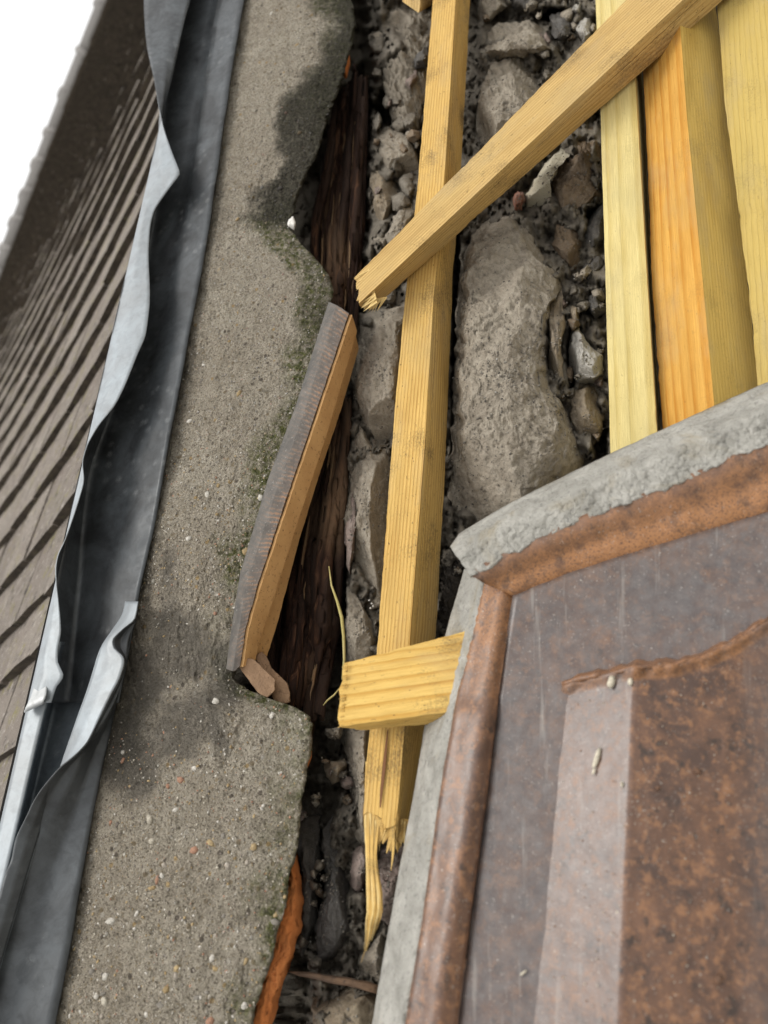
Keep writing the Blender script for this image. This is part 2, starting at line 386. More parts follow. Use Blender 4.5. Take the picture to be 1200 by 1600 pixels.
def mortar_mat():
    m = M('mortar'); p = m.pos()
    moss = m.attr('moss', False); blk = m.attr('black', False); sm = m.attr('smear', False)
    a = m.noise(p, 9, 4, 0.6); b = m.noise(p, 60, 5, 0.7); f = m.noise(p, 420, 4, 0.75); ff = m.noise(p, 1300, 2, 0.6)
    c = m.mix(m.ramp(a, [(0.35, 0.0), (0.65, 1.0)]), (0.43, 0.375, 0.295), (0.54, 0.485, 0.39))
    c = m.mix(m.ramp(b, [(0.42, 0.0), (0.68, 0.7)]), c, (0.31, 0.265, 0.20))
    c = m.mix(m.ramp(f, [(0.34, 0.85), (0.5, 0.0)]), c, (0.10, 0.082, 0.06))
    c = m.mix(m.ramp(ff, [(0.56, 0.0), (0.68, 0.8)]), c, (0.58, 0.53, 0.45))
    vc = m.vor(p, 330, 'F1', 'Color'); vd = m.vor(p, 330)
    sep = m.n('ShaderNodeSeparateColor'); m.l(vc, sep.inputs[0])
    gr = m.ramp(sep.outputs[0], [(0.0, (0.17, 0.145, 0.11)), (0.4, (0.33, 0.27, 0.18)), (0.7, (0.46, 0.41, 0.34)), (1.0, (0.6, 0.57, 0.5))], 'CONSTANT')
    sel = m.math('MULTIPLY', m.ramp(vd, [(0.32, 1.0), (0.42, 0.0)]), m.ramp(sep.outputs[1], [(0.45, 0.0), (0.5, 0.75)]))
    c = m.mix(sel, c, gr)
    vc2 = m.vor(p, 135, 'F1', 'Color'); vd2 = m.math('ADD', m.vor(p, 135), m.math('MULTIPLY', m.noise(p, 300, 3, 0.6), 0.16))
    sp2 = m.n('ShaderNodeSeparateColor'); m.l(vc2, sp2.inputs[0])
    gr2 = m.ramp(sp2.outputs[0], [(0.0, (0.12, 0.10, 0.08)), (0.25, (0.24, 0.19, 0.12)), (0.5, (0.36, 0.31, 0.24)), (0.72, (0.40, 0.28, 0.13)), (0.86, (0.50, 0.46, 0.39))], 'CONSTANT')
    sel2 = m.math('MULTIPLY', m.ramp(vd2, [(0.34, 1.0), (0.44, 0.0)]), m.ramp(sp2.outputs[1], [(0.66, 0.0), (0.7, 0.85)]))
    c = m.mix(sel2, c, gr2)
    sel = m.math('ADD', sel, m.math('MULTIPLY', sel2, 1.4))
    gz = m.noise(p, 150, 4, 0.7)
    mk_ = m.math('MULTIPLY', moss, m.ramp(gz, [(0.38, 0.1), (0.58, 1.0)]), True)
    c = m.mix(m.math('MULTIPLY', mk_, 0.92), c, m.mix(m.ramp(m.noise(p, 260, 3, 0.7), [(0.4, 0.0), (0.62, 1.0)]), (0.045, 0.055, 0.012), (0.14, 0.15, 0.04)))
    bk = m.ramp(m.math('ADD', blk, m.math('MULTIPLY', m.math('SUBTRACT', m.noise(p, 120, 6, 0.8), 0.5), 1.7)), [(0.15, 0.0), (0.95, 1.0)])
    c = m.mix(m.math('MULTIPLY', bk, 0.92), c, m.mix(m.ramp(m.noise(p, 300, 3, 0.7), [(0.4, 0.0), (0.62, 1.0)]), (0.018, 0.016, 0.013), (0.075, 0.07, 0.05)))
    c = m.mix(m.math('MULTIPLY', m.ramp(m.math('ADD', sm, m.math('MULTIPLY', m.math('SUBTRACT', m.noise(p, 70, 6, 0.8), 0.5), 1.3)), [(0.2, 0.0), (1.0, 1.0)]), 0.75), c, (0.115, 0.104, 0.088))
    h = m.math('ADD', m.math('MULTIPLY', f, 0.8), m.math('ADD', m.math('MULTIPLY', sel, 0.35), m.math('MULTIPLY', b, 0.6)))
    nb = m.bump(h, 1.0, 0.009); nb = m.bump(ff, 1.0, 0.003, nb)
    return m.fin(c, 0.95, 0, nb, 0.15)
MORT = mortar_mat()

def lightmortar():
    m = M('grey_mortar'); p = m.pos()
    a = m.noise(p, 40, 5, 0.65, 0.5); b = m.noise(p, 260, 4, 0.7)
    c = m.mix(m.ramp(a, [(0.35, 0.0), (0.65, 1.0)]), (0.31, 0.30, 0.268), (0.47, 0.455, 0.412))
    c = m.mix(m.ramp(m.noise(p, 18, 4, 0.6, 1.0), [(0.55, 0.0), (0.7, 0.6)]), c, (0.34, 0.29, 0.2))
    c = m.mix(m.ramp(b, [(0.3, 0.6), (0.45, 0.0)]), c, (0.14, 0.14, 0.135))
    return m.fin(c, 0.95, 0, m.bump(m.math('ADD', a, m.math('MULTIPLY', b, 0.7)), 1.0, 0.007), 0.15)
LMORT = lightmortar()

def zinc(name, c1, c2, rough=0.42, metal=0.75, spots=0.5, bmp=0.15):
    m = M(name); p = m.pos()
    a = m.noise(p, 14, 5, 0.65, 1.0); b = m.noise(p, 70, 5, 0.7, 0.6); f = m.noise(p, 500, 3, 0.7)
    c = m.mix(m.ramp(a, [(0.35, 0.0), (0.68, 1.0)]), c1, c2)
    c = m.mix(m.ramp(b, [(0.45, 0.0), (0.75, 0.5)]), c, tuple(x * 0.55 for x in c1))
    v = m.vor(p, 60); vv = m.math('MULTIPLY', m.ramp(v, [(0.12, 1.0), (0.34, 0.0)]), m.ramp(m.noise(p, 7, 2), [(0.48, 0.0), (0.6, 1.0)]))
    vv = m.math('MULTIPLY', vv, m.ramp(f, [(0.4, 0.2), (0.6, 1.0)]))
    c = m.mix(m.math('MULTIPLY', vv, spots), c, (0.42, 0.43, 0.43))
    c = m.mix(m.math('MULTIPLY', m.ramp(m.vor(p, 120), [(0.035, spots), (0.07, 0.0)]), m.ramp(m.noise(p, 12, 2), [(0.5, 0.0), (0.6, 1.0)])), c, (0.5, 0.5, 0.48))
    if bmp < 0.1: return m.fin(c, rough, metal, None, 0.5)
    r = m.ramp(b, [(0.3, rough - 0.1), (0.7, rough + 0.18)])
    mt = m.math('MULTIPLY', m.ramp(a, [(0.3, 1.0), (0.7, 0.75)]), metal)
    return m.fin(c, r, mt, m.bump(m.math('ADD', a, m.math('MULTIPLY', f, 0.06)), bmp, 0.0012), 0.5)
ZINC = zinc('zinc_dark', (0.026, 0.028, 0.030), (0.074, 0.083, 0.090), 0.40, 0.2, 0.2)
ZINCB = zinc('zinc_blue', (0.10, 0.118, 0.135), (0.17, 0.195, 0.215), 0.42, 0.4, 0.7)
ZINCL = zinc('zinc_pale', (0.24, 0.255, 0.265), (0.29, 0.325, 0.35), 0.48, 0.25, 0.1, 0.03)
ZINC2 = zinc('zinc_clip', (0.42, 0.43, 0.43), (0.52, 0.53, 0.53), 0.5, 0.3, 0.2)

def plain_tile():
    m = M('plain_tile'); p = m.pos(); oi = m.n('ShaderNodeObjectInfo')
    rn = m.math('ADD', m.math('MULTIPLY', oi.outputs['Random'], 0.5), m.math('MULTIPLY', m.noise(p, 3.5, 2), 0.5))
    a = m.noise(p, 10, 5, 0.65); b = m.noise(p, 80, 5, 0.7)
    c = m.mix(rn, (0.145, 0.124, 0.104), (0.25, 0.219, 0.186))
    c = m.mix(m.ramp(a, [(0.4, 0.0), (0.7, 0.7)]), c, (0.16, 0.13, 0.11))
    c = m.mix(m.ramp(b, [(0.55, 0.0), (0.7, 0.8)]), c, (0.45, 0.41, 0.37))
    c = m.mix(m.ramp(m.noise(p, 26, 4, 0.7), [(0.56, 0.0), (0.68, 0.8)]), c, (0.19, 0.17, 0.06))
    c = m.mix(m.ramp(m.noise(p, 45, 3, 0.7), [(0.33, 0.75), (0.43, 0.0)]), c, (0.05, 0.045, 0.04))
    return m.fin(c, 0.9, 0, m.bump(b, 1.0, 0.008), 0.2)
PTILE = plain_tile()
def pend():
    m = M('shaded_mossy_tile_end'); p = m.pos(); a = m.noise(p, 40, 5, 0.7)  # tile-end shade painted into the colour, moss flecks over it
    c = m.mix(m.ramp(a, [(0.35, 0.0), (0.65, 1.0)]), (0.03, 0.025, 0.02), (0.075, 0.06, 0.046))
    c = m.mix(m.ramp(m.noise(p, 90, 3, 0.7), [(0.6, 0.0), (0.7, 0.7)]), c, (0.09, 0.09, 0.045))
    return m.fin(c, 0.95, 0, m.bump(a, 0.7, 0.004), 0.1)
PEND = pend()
DECK = M('dark_felt'); DECK = DECK.fin((0.03, 0.028, 0.026), 0.9)
RIDGE = stone_mat('ridge_grey', (0.23, 0.22, 0.21), (0.30, 0.29, 0.28), (0.17, 0.16, 0.15), bs=0.5)

def brown_tile():
    m = M('brown_glaze'); p = m.pos()
    rim = m.attr('rim', False)
    a = m.noise(p, 28, 6, 0.7, 1.0); b = m.noise(p, 130, 5, 0.7); f = m.noise(p, 650, 3, 0.7)
    c = m.mix(m.ramp(a, [(0.38, 0.0), (0.62, 1.0)]), (0.062, 0.032, 0.021), (0.135, 0.066, 0.036))
    c = m.mix(m.ramp(b, [(0.5, 0.0), (0.64, 0.85)]), c, (0.24, 0.115, 0.052))
    c = m.mix(m.ramp(m.noise(p, 75, 4, 0.7), [(0.34, 0.9), (0.44, 0.0)]), c, (0.03, 0.018, 0.013))
    clay = m.mix(m.ramp(f, [(0.36, 1.0), (0.5, 0.0)]), (0.40, 0.185, 0.068), (0.10, 0.045, 0.025))
    rimf = m.math('MULTIPLY', rim, m.ramp(m.noise(p, 60, 4, 0.7), [(0.33, 0.15), (0.5, 1.0)]))
    c = m.mix(rimf, c, clay)
    sky_sheen = m.attr('sky_sheen', False)  # sky reflection painted as a grey tone over the glaze colour
    fk = m.math('MULTIPLY', sky_sheen, m.ramp(m.noise(p, 38, 6, 0.75, 1.0), [(0.30, 0.35), (0.6, 0.95)]))
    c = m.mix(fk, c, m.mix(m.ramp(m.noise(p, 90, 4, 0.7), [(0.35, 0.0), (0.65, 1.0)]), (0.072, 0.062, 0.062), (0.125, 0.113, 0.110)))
    gq = m.attr('gq'); stk = m.noise(m.mapv(gq, (1, 0.06, 1)), 95, 4, 0.7)     # dried run marks down the face
    c = m.mix(m.math('MULTIPLY', m.ramp(stk, [(0.58, 0.0), (0.72, 0.5)]), m.math('ADD', sky_sheen, 0.12)), c, (0.33, 0.31, 0.28))
    c = m.mix(m.ramp(m.vor(p, 160), [(0.03, 0.8), (0.07, 0.0)]), c, (0.42, 0.37, 0.30))
    c = m.mix(m.math('MULTIPLY', m.ramp(m.noise(p, 420, 4, 0.8), [(0.61, 0.0), (0.68, 0.7)]), m.ramp(m.noise(p, 22, 3, 0.6), [(0.35, 0.15), (0.6, 1.0)])), c, (0.46, 0.43, 0.38))
    r = m.ramp(b, [(0.3, 0.28), (0.7, 0.46)])
    r2 = m.mix(rimf, r, (0.8, 0.8, 0.8))
    return m.fin(c, r2, 0, m.bump(m.math('ADD', m.math('MULTIPLY', b, 0.6), m.math('MULTIPLY', f, 0.4)), 0.4, 0.0010), 0.5, Coat_Weight=0.25, Coat_Roughness=0.35)
BROWN = brown_tile()

def glaze_edge():
    m = M('dark_engobe'); g = m.attr('gp'); p = m.pos()
    a = m.noise(p, 60, 5, 0.7); b = m.noise(p, 400, 3, 0.7)
    c = m.mix(m.ramp(a, [(0.35, 0.0), (0.65, 1.0)]), (0.06, 0.056, 0.05), (0.12, 0.108, 0.094))
    w = m.n('ShaderNodeTexWave'); w.bands_direction = 'Z'; w.inputs['Scale'].default_value = 70; w.inputs['Distortion'].default_value = 3
    w.inputs['Detail'].default_value = 3; w.inputs['Detail Scale'].default_value = 4
    m.l(g, w.inputs['Vector'])
    rib = m.attr('rib', False)
    k = m.math('MULTIPLY', rib, m.ramp(w.outputs['Fac'], [(0.5, 0.0), (0.8, 1.0)]))
    c = m.mix(m.math('MULTIPLY', k, m.ramp(a, [(0.42, 0.0), (0.6, 0.85)])), c, (0.38, 0.19, 0.085))
    c = m.mix(m.math('MULTIPLY', rib, 0.45), c, (0.13, 0.085, 0.06))
    c = m.mix(m.ramp(b, [(0.62, 0.0), (0.7, 0.6)]), c, (0.3, 0.28, 0.25))
    rib = m.math('MULTIPLY', rib, m.ramp(m.noise(p, 30, 3, 0.6), [(0.38, 0.1), (0.6, 1.0)]))
    nb = m.bump(m.math('MULTIPLY', rib, w.outputs['Fac']), 0.6, 0.0010); nb = m.bump(b, 0.4, 0.0008, nb)
    return m.fin(c, 0.55, 0, nb, 0.4)
ENGOBE = glaze_edge()
def clay(name, c1, c2, c3, bs=0.6):
    m = M(name); p = m.pos()
    a = m.noise(p, 35, 4, 0.6); b = m.noise(p, 220, 5, 0.7)
    c = m.mix(m.ramp(a, [(0.35, 0.0), (0.65, 1.0)]), c1, c2)
    c = m.mix(m.ramp(b, [(0.3, 0.9), (0.42, 0.0)]), c, c3)
    c = m.mix(m.ramp(m.vor(p, 190), [(0.06, 0.9), (0.12, 0.0)]), c, c3)
    return m.fin(c, 0.85, 0, m.bump(b, bs, 0.0015), 0.25)
CLAY = clay('clay_tan', (0.52, 0.30, 0.125), (0.60, 0.36, 0.155), (0.12, 0.06, 0.03))
CLAYB = clay('clay_brown', (0.22, 0.14, 0.085), (0.33, 0.21, 0.125), (0.08, 0.05, 0.03), 1.2)
CLAYO = clay('clay_orange', (0.52, 0.17, 0.045), (0.60, 0.22, 0.07), (0.30, 0.085, 0.025), 1.3)
RUST = clay('rust', (0.07, 0.045, 0.03), (0.14, 0.085, 0.05), (0.03, 0.02, 0.015))
STEM = clay('dry_stem', (0.34, 0.29, 0.10), (0.42, 0.36, 0.16), (0.2, 0.16, 0.06))
PALEFLAKE = clay('pale_flake', (0.6, 0.58, 0.54), (0.7, 0.68, 0.64), (0.4, 0.38, 0.35))
GROUND = stone_mat('ground_bounce', (0.34, 0.33, 0.30), (0.40, 0.385, 0.35), (0.28, 0.27, 0.24), dust=(0.42, 0.4, 0.37), bs=0.3)  # unseen ground, made pale to bounce light onto down-facing timber

# ------------------------------------------------------------------ ground
g = mk('ground', [Vector((-200, -200, 0)), Vector((200, -200, 0)), Vector((200, 200, 0)), Vector((-200, 200, 0))], [(0, 1, 2, 3)], GROUND, smooth=False)
g['kind'] = 'structure'

# ------------------------------------------------------------------ tiled roof beyond the gutter
KZ = 0.00095
def RP(px, py):                                # point on the plane of the tiled roof
    r = ray(px, py); return Wd(r * (1.0 / (KZ * max(40, py + 2.55 * px - 295))))
y0s = [1195, 1086, 1016, 938, 867, 815, 773, 737, 704, 676]
n = 10
while y0s[-1] > 424:
    y0s.append(295 + 1 / (0.0015625 + 0.00018 * (n - 3))); n += 1
y0s = [1520, 1390, 1290] + y0s
sl = [(1520, 0.3), (1390, .38), (1290, .47), (1195, .58), (1086, .75), (1016, .87), (938, 1.05), (867, 1.2), (773, 1.38), (676, 1.6), (600, 1.85), (500, 2.25), (420, 2.55), (300, 2.55)]
def cpt(Y0, x):
    s = float(np.interp(-Y0, [-q[0] for q in sl], [q[1] for q in sl]))
    c = 0.0011 * min(1, max(0, (Y0 - 420) / 250.0))
    return (x, Y0 - s * x - c * x * x * (1 if x > 0 else 0.0))
a_, b_, c_ = RP(0, 900), RP(100, 700), RP(0, 500)
RN = (b_ - a_).cross(c_ - a_).normalized()
if RN.dot(CAM - a_) < 0: RN = -RN
roof = root('tiled_roof', 'weathered brown plain tile roof rising beyond the metal gutter', 'roof', RP(60, 1000))
GA = (RP(*cpt(y0s[6], 40)) - RP(*cpt(y0s[7], 40))).length
mats_far = []
tiles = []
for k, Y0 in enumerate(y0s[:-1]):
    xs = np.arange(-420, 520, 2.0)
    pts = [RP(*cpt(Y0, x)) for x in xs]
    nxt = y0s[k + 1]
    off = 0.0 if k % 2 else 0.5
    # cut into tiles by real length
    s = np.concatenate([[0], np.cumsum([(pts[i+1] - pts[i]).length for i in range(len(pts) - 1)])])
    s0 = float(np.interp(0, xs, s))
    tw = 0.165
    j = int(math.floor((0 - s0) / tw)) + 1
    while True:
        sa = s0 + (j + off) * tw; sb = sa + tw - 0.003; j += 1
        if sb > s[-1]: break
        if sa < 0: continue
        xa = float(np.interp(sa, s, xs)); xb = float(np.interp(sb, s, xs))
        ya = cpt(Y0, xa)[1]; yb = cpt(Y0, xb)[1]
        if ya < -160 or yb > 1750: continue
        gx = 252 - 0.229 * (yb - 190)
        if xa > gx + 110 or xb < -140: continue
        if ya + 2.55 * xa - 295 < 60: continue
        A = RP(xa, ya); B = RP(xb, yb)
        t = (B - A).normalized(); e = RN.cross(t)
        q = RP(*cpt(nxt, xa + (xa - xb) * 0.0 + 8)) - A
        if e.dot(q) < 0: e = -e
        ga = min(0.16, max(0.05, abs(e.dot(RP(*cpt(nxt, (xa + xb) / 2)) - RP(*cpt(Y0, (xa + xb) / 2))))))
        if any(Nn.dot(R3.transposed() @ (Q - CAM)) > -D0 - 0.035 for Q in (A, B)): continue
        T = 0.0175 + random.uniform(-0.0015, 0.0025)
        la, lb = random.uniform(-0.0008, 0.0016), random.uniform(-0.0008, 0.0016)
        sl_ = random.uniform(-0.004, 0.004)
        L = ga * 1.25
        V = []
        NA = 5
        for i in range(NA):                    # cambered, lower edge first
            u = i / (NA - 1); cb = -0.0018 * (2*u - 1) ** 2
            lo = A.lerp(B, u) - e * (sl_ + 0.002 * nz((u * 3, j, k), 1.0)); lf = (la * (1 - u) + lb * u) + cb + 0.002
            V += [lo + RN * lf, lo + RN * (lf + T), lo + e * L + RN * (T - 0.0135 + cb), lo + e * L + RN * (-0.012 + cb)]
        f = []
        for i in range(NA - 1):
            b4 = i * 4
            for m_ in range(4): f.append((b4 + m_, b4 + (m_+1) % 4, b4 + 4 + (m_+1) % 4, b4 + 4 + m_))
        f += [(0, 1, 2, 3), tuple((NA-1)*4 + i for i in (3, 2, 1, 0))]
        d = ((A + B) * 0.5 - CAM).length
        vis = (xa < gx + 10 and xb > 0 and ya > 0 and yb < 1600)
        tiles.append((0 if vis else 1, d, V, f))
tiles.sort(key=lambda q: (q[0], q[1]))
def endmat(o):                                  # shade of lower ends and undersides painted dark, with some moss
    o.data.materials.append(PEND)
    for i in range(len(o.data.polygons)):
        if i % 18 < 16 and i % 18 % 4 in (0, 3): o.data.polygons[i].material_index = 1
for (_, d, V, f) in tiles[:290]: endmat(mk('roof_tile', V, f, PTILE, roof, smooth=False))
V = []; f = []
for (_, d, v, ff) in tiles[290:]:
    b = len(V); V += v; f += [tuple(b + i for i in q) for q in ff]
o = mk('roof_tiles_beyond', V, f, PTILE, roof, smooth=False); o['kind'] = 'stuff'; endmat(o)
dk = [RP(-200, 1750) - RN * 0.016, RP(-95, 1740) - RN * 0.016, RP(60, 1180) - RN * 0.016, RP(200, 600) - RN * 0.016, RP(400, -160) - RN * 0.016, RP(240, -160) - RN * 0.016, RP(-330, 1270) - RN * 0.016]
mk('roof_deck', dk, [(0, 1, 2, 3, 4, 5, 6)], DECK, roof, smooth=False)
# ridge tiles
jn = [(206, -105), (183, -48), (161, 6), (132, 80), (105, 147), (82, 208), (63, 257), (45, 305), (29, 348), (14, 388), (0, 424), (-14, 460), (-28, 495), (-42, 530)]
for i in range(len(jn) - 1):
    A = RP(jn[i][0] + 3, jn[i][1] + 6); B = RP(jn[i+1][0] + 3, jn[i+1][1] + 6)
    t = (B - A).normalized(); e = RN.cross(t).normalized()
    V = []; NA = 10; r0 = 0.11
    for q, (pp, rr) in enumerate(((A - t * 0.03, r0 * 1.22), (A + t * 0.02, r0 * 1.22), (A + t * 0.021, r0), (B, r0 * 0.98))):
        for a in range(NA):
            an = math.pi * 1.15 * a / (NA - 1) - 0.23
            V.append(pp + (e * math.cos(an) + RN * math.sin(an) * 0.8) * rr)
    mk('ridge_tile', V, gridfaces(4, NA), RIDGE, roof, solid=0.014, solid_off=0)

# ------------------------------------------------------------------ metal gutter (two lengths) and clip
def TL(y): return 252 - 0.229 * (y - 190)
Redge = [(471, -420), (398, -80), (381, 0), (366, 85), (330, 330), (300, 500), (266, 680), (240, 820), (215, 940), (180, 1120), (150, 1260), (126, 1400), (90, 1600), (70, 1700)]
ysU = list(np.linspace(-420, 1098, 240))
R_ = [(x, y, 0.010 + 0.0015 * math.sin(y * 0.02)) for x, y in Redge]
R0_ = [(x + 1.5, y, -0.004) for x, y in Redge]
midr = [(x - 40 * (1 - y / 2600), y, 0.004) for x, y in Redge]
mid = [(0.5 * x + 0.5 * (TL(y) + 20), y, -0.004) for x, y in Redge]
Fo = [(350, -420, -0.004), (266, -80, -0.004), (255, 0, -.004), (245, 300, -.002), (215, 480, -.002), (181, 620, -.003), (135, 766, -.006), (124, 900, -.008), (112, 1060, -.012), (108, 1100, -.012)]
To = [(TL(y) - (0 if y > 0 else 0), y, 0.030) for y in (-420, 190, 600, 1100)]
lip = [(318, -420, .045), (286, -300, .045), (238, -80, .045), (225, 0, .045), (228, 60, .045), (240, 122, .044), (253, 190, .040), (268, 236, .037), (279, 264, .038), (281, 270, .038), (272, 284, .036), (256, 306, .034), (240, 332, .033), (234, 360, .033), (232, 400, .034), (234, 460, .035),
       (228, 520, .036), (214, 555, .037), (196, 600, .038), (180, 632, .039), (152, 668, .041), (134, 702, .043), (129, 725, .044), (131, 748, .044), (124, 778, .044), (112, 815, .044), (101, 845, .043), (90, 870, .042), (87, 890, .041), (88, 910, .039), (92, 945, .038), (95, 985, .037), (90, 1020, .034), (90, 1032, .034), (95, 1045, .0335), (99, 1055, .033), (97, 1062, .0325), (89, 1072, .0315), (80, 1098, .030)]
def lerp_arr(a, b, t, ys, dw=0.0):
    return [(float(pch([y], a, 0)[0]) * (1 - t) + float(pch([y], b, 0)[0]) * t, y, float(pch([y], a, 2)[0]) * (1 - t) + float(pch([y], b, 2)[0]) * t + dw) for y in ys]
mq = lerp_arr(To, lip, 0.35, ysU[::2], 0.0035)
gu = root('metal_gutter', 'dull grey sheet metal gutter with crumpled wavy lip beside the tiled roof', 'gutter', P(200, 900, -0.02), 'lengths of sheet metal gutter')
sheet('gutter_channel', [R0_, R_, midr, mid, Fo, To], ysU, ZINC, 5, gu, 0.0012, 0.0006, 3, wav=0.002)
sheet('gutter_lip', [To, mq, lip], ysU, ZINC, 5, gu, 0.0011, 0.00008, 4, back=ZINCL)
# lower length
ysL = list(np.linspace(940, 1720, 150))
gl = root('metal_gutter', 'lower length of dark metal gutter with torn curled edge below the clip', 'gutter', P(100, 1300, -0.02), 'lengths of sheet metal gutter')
T1 = [(TL(y), y, 0.024) for y in (940, 1720)]
T1b = [(TL(y) + 27 + (1300 - y) * 0.005, y, 0.0245) for y in (940, 1720)]
bl = [(T1b[0][0] + 12, 940, -.016), (T1b[1][0] + 12, 1720, -.016)]
br = [(190, 940, -.014), (158, 1016, -.016), (138, 1090, -.016), (96, 1205, -.016), (30, 1400, -.016), (-60, 1720, -.016)]
T2 = [(196, 940, .020), (192, 958, .022), (176, 984, .026), (160, 1008, .030), (153, 1025, .031), (140, 1068, .031), (120, 1124, .031), (94, 1201, .031), (62, 1300, .03), (32, 1400, .03), (-60, 1720, .03)]
lip2 = [(216, 940, .032), (211, 966, .032), (191, 984, .033), (176, 1002, .034), (178, 1012, .034), (192, 1026, .035), (194, 1032, .035), (188, 1056, .036), (174, 1084, .037), (156, 1120, .038), (138, 1158, .04), (120, 1178, .041), (92, 1202, .043), (66, 1232, .045), (52, 1254, .046), (40, 1280, .046), (24, 1314, .045), (18, 1344, .044), (8, 1370, .044), (0, 1400, .044), (-30, 1500, .044), (-90, 1720, .04)]
fold = [(214, 942, .026), (212, 968, .022), (200, 1000, .024), (196, 1040, .026), (186, 1075, .028), (160, 1130, .028), (138, 1163, .027), (110, 1222, .027), (76, 1290, .027), (40, 1366, .027), (0, 1444, .027), (-50, 1560, .027), (-110, 1720, .025)]
Rl = [(x - 4, y, 0.007) for x, y in Redge if y >= 900]
Rl0 = [(x - 2, y, -0.004) for x, y in Redge if y >= 900]
sheet('gutter_flange', [T1, T1b], [y for y in ysL if y > 1000], ZINCL, 5, gl, 0.0012, 0.00006, 6)
sheet('gutter_channel', [T1b, bl, br, T2], [y for y in ysL if y > 1000], ZINCB, 5, gl, 0.0012, 0.0004, 6)
sheet('gutter_lip', [T2, lerp_arr(T2, lip2, 0.5, ysL[::2], 0.002), lip2], ysL, ZINC, 5, gl, 0.0011, 0.00006, 7, back=ZINCL)
sheet('gutter_side', [lip2, lerp_arr(lip2, fold, 0.5, ysL[::2], -0.003), fold, lerp_arr(fold, Rl, 0.5, ysL[::2], -0.004), Rl, Rl0], ysL, ZINC, 5, gl, 0.0012, 0.0005, 8, wav=0.002)
# support behind the gutter
V = []
ysb = np.linspace(-420, 1700, 12)
for y in ysb: V += [P(TL(y) + 10, y, -0.020), P(TL(y) + 14, y, -0.15)]
gb = mk('gutter_board', V, gridfaces(12, 2), DECK, None, False, solid=0.018, solid_off=0)
tag(gb, 'dark board standing on edge behind the crumpled metal gutter', 'board')
# clip
def strip(name, path, wid, mat, parent=None, solid=0.0012, seg=8):
    """path: (px,py,w,dx,dy): strip centre and half-width vector in pixels"""
    V = []
    for (px, py, w, dx, dy) in path:
        for k in range(seg + 1):
            t = 2 * k / seg - 1
            V.append(P(px + dx * t, py + dy * t, w))
    return mk(name, V, gridfaces(len(path), seg + 1), mat, parent, True, solid=solid, solid_off=0)
clip = strip('gutter_clip', [(65, 1060, .0300, 9, -4), (63, 1072, .0315, 10, -5), (61, 1083, .0345, 12, -6), (58, 1092, .0385, 14, -7), (55, 1099, .0400, 15, -7), (53, 1104, .0385, 15, -7), (53, 1106, .0340, 15, -7), (56, 1102, .0295, 14, -6), (61, 1094, .0270, 12, -6), (64, 1086, .0262, 10, -5)], 0, ZINC2)
tag(clip, 'small pale folded metal clip hooked over the gutter edge', 'clip')

# ------------------------------------------------------------------ mortar fillet
fr = [(590, -420), (572, -300), (580, -220), (556, -130), (552, -80), (549, 0), (556, 40), (553, 70), (538, 110), (528, 140), (515, 190), (500, 225), (484, 262), (470, 300), (462, 325), (456, 345), (458, 362), (470, 380), (488, 398), (505, 415), (516, 432), (520, 455), (517, 480),
      (505, 520), (485, 590), (462, 660), (436, 740), (410, 815), (392, 880), (380, 940), (372, 1000), (366, 1040), (368, 1060), (385, 1076), (420, 1092), (455, 1103), (482, 1118), (489, 1135), (487, 1165), (480, 1215), (474, 1260), (468, 1310), (462, 1345), (448, 1410), (425, 1490), (398, 1590), (370, 1690)]
fl = [(x - 6 - (10 if y > 1000 else 0), y) for x, y in Redge]
NR, NC = 620, 150
ys = np.linspace(-420, 1690, NR)
lx = pch(ys, [(a, b, 0) for a, b in fl], 0)
rx = np.interp(ys, [q[1] for q in fr], [q[0] for q in fr])
V = []; moss = []; blk = []; sme = []
def blob(px, py, cx, cy, rx_, ry_): return max(0.0, 1 - ((px - cx) / rx_) ** 2 - ((py - cy) / ry_) ** 2)
def fil_w(px, py, t, dr):
    p = (px * 0.01, py * 0.01, 0)
    w = 0.007 * math.sin(min(1, t) * math.pi) * 0.8 + 0.004 * fb(p, 0.8, 2.2, 3) + 0.0018 * fb(p, 5, 5, 4) + 0.0012 * fb(p, 22, 1, 3)
    sm_ = max(blob(px, py, 330, 1080, 50, 125), 0.7 * blob(px, py, 265, 1030, 70, 90))
    if sm_ > 0: w += sm_ ** 0.4 * (0.0022 + 0.003 * abs(fb((px * .06, py * .012, 0), 1, 4, 3)))
    return w
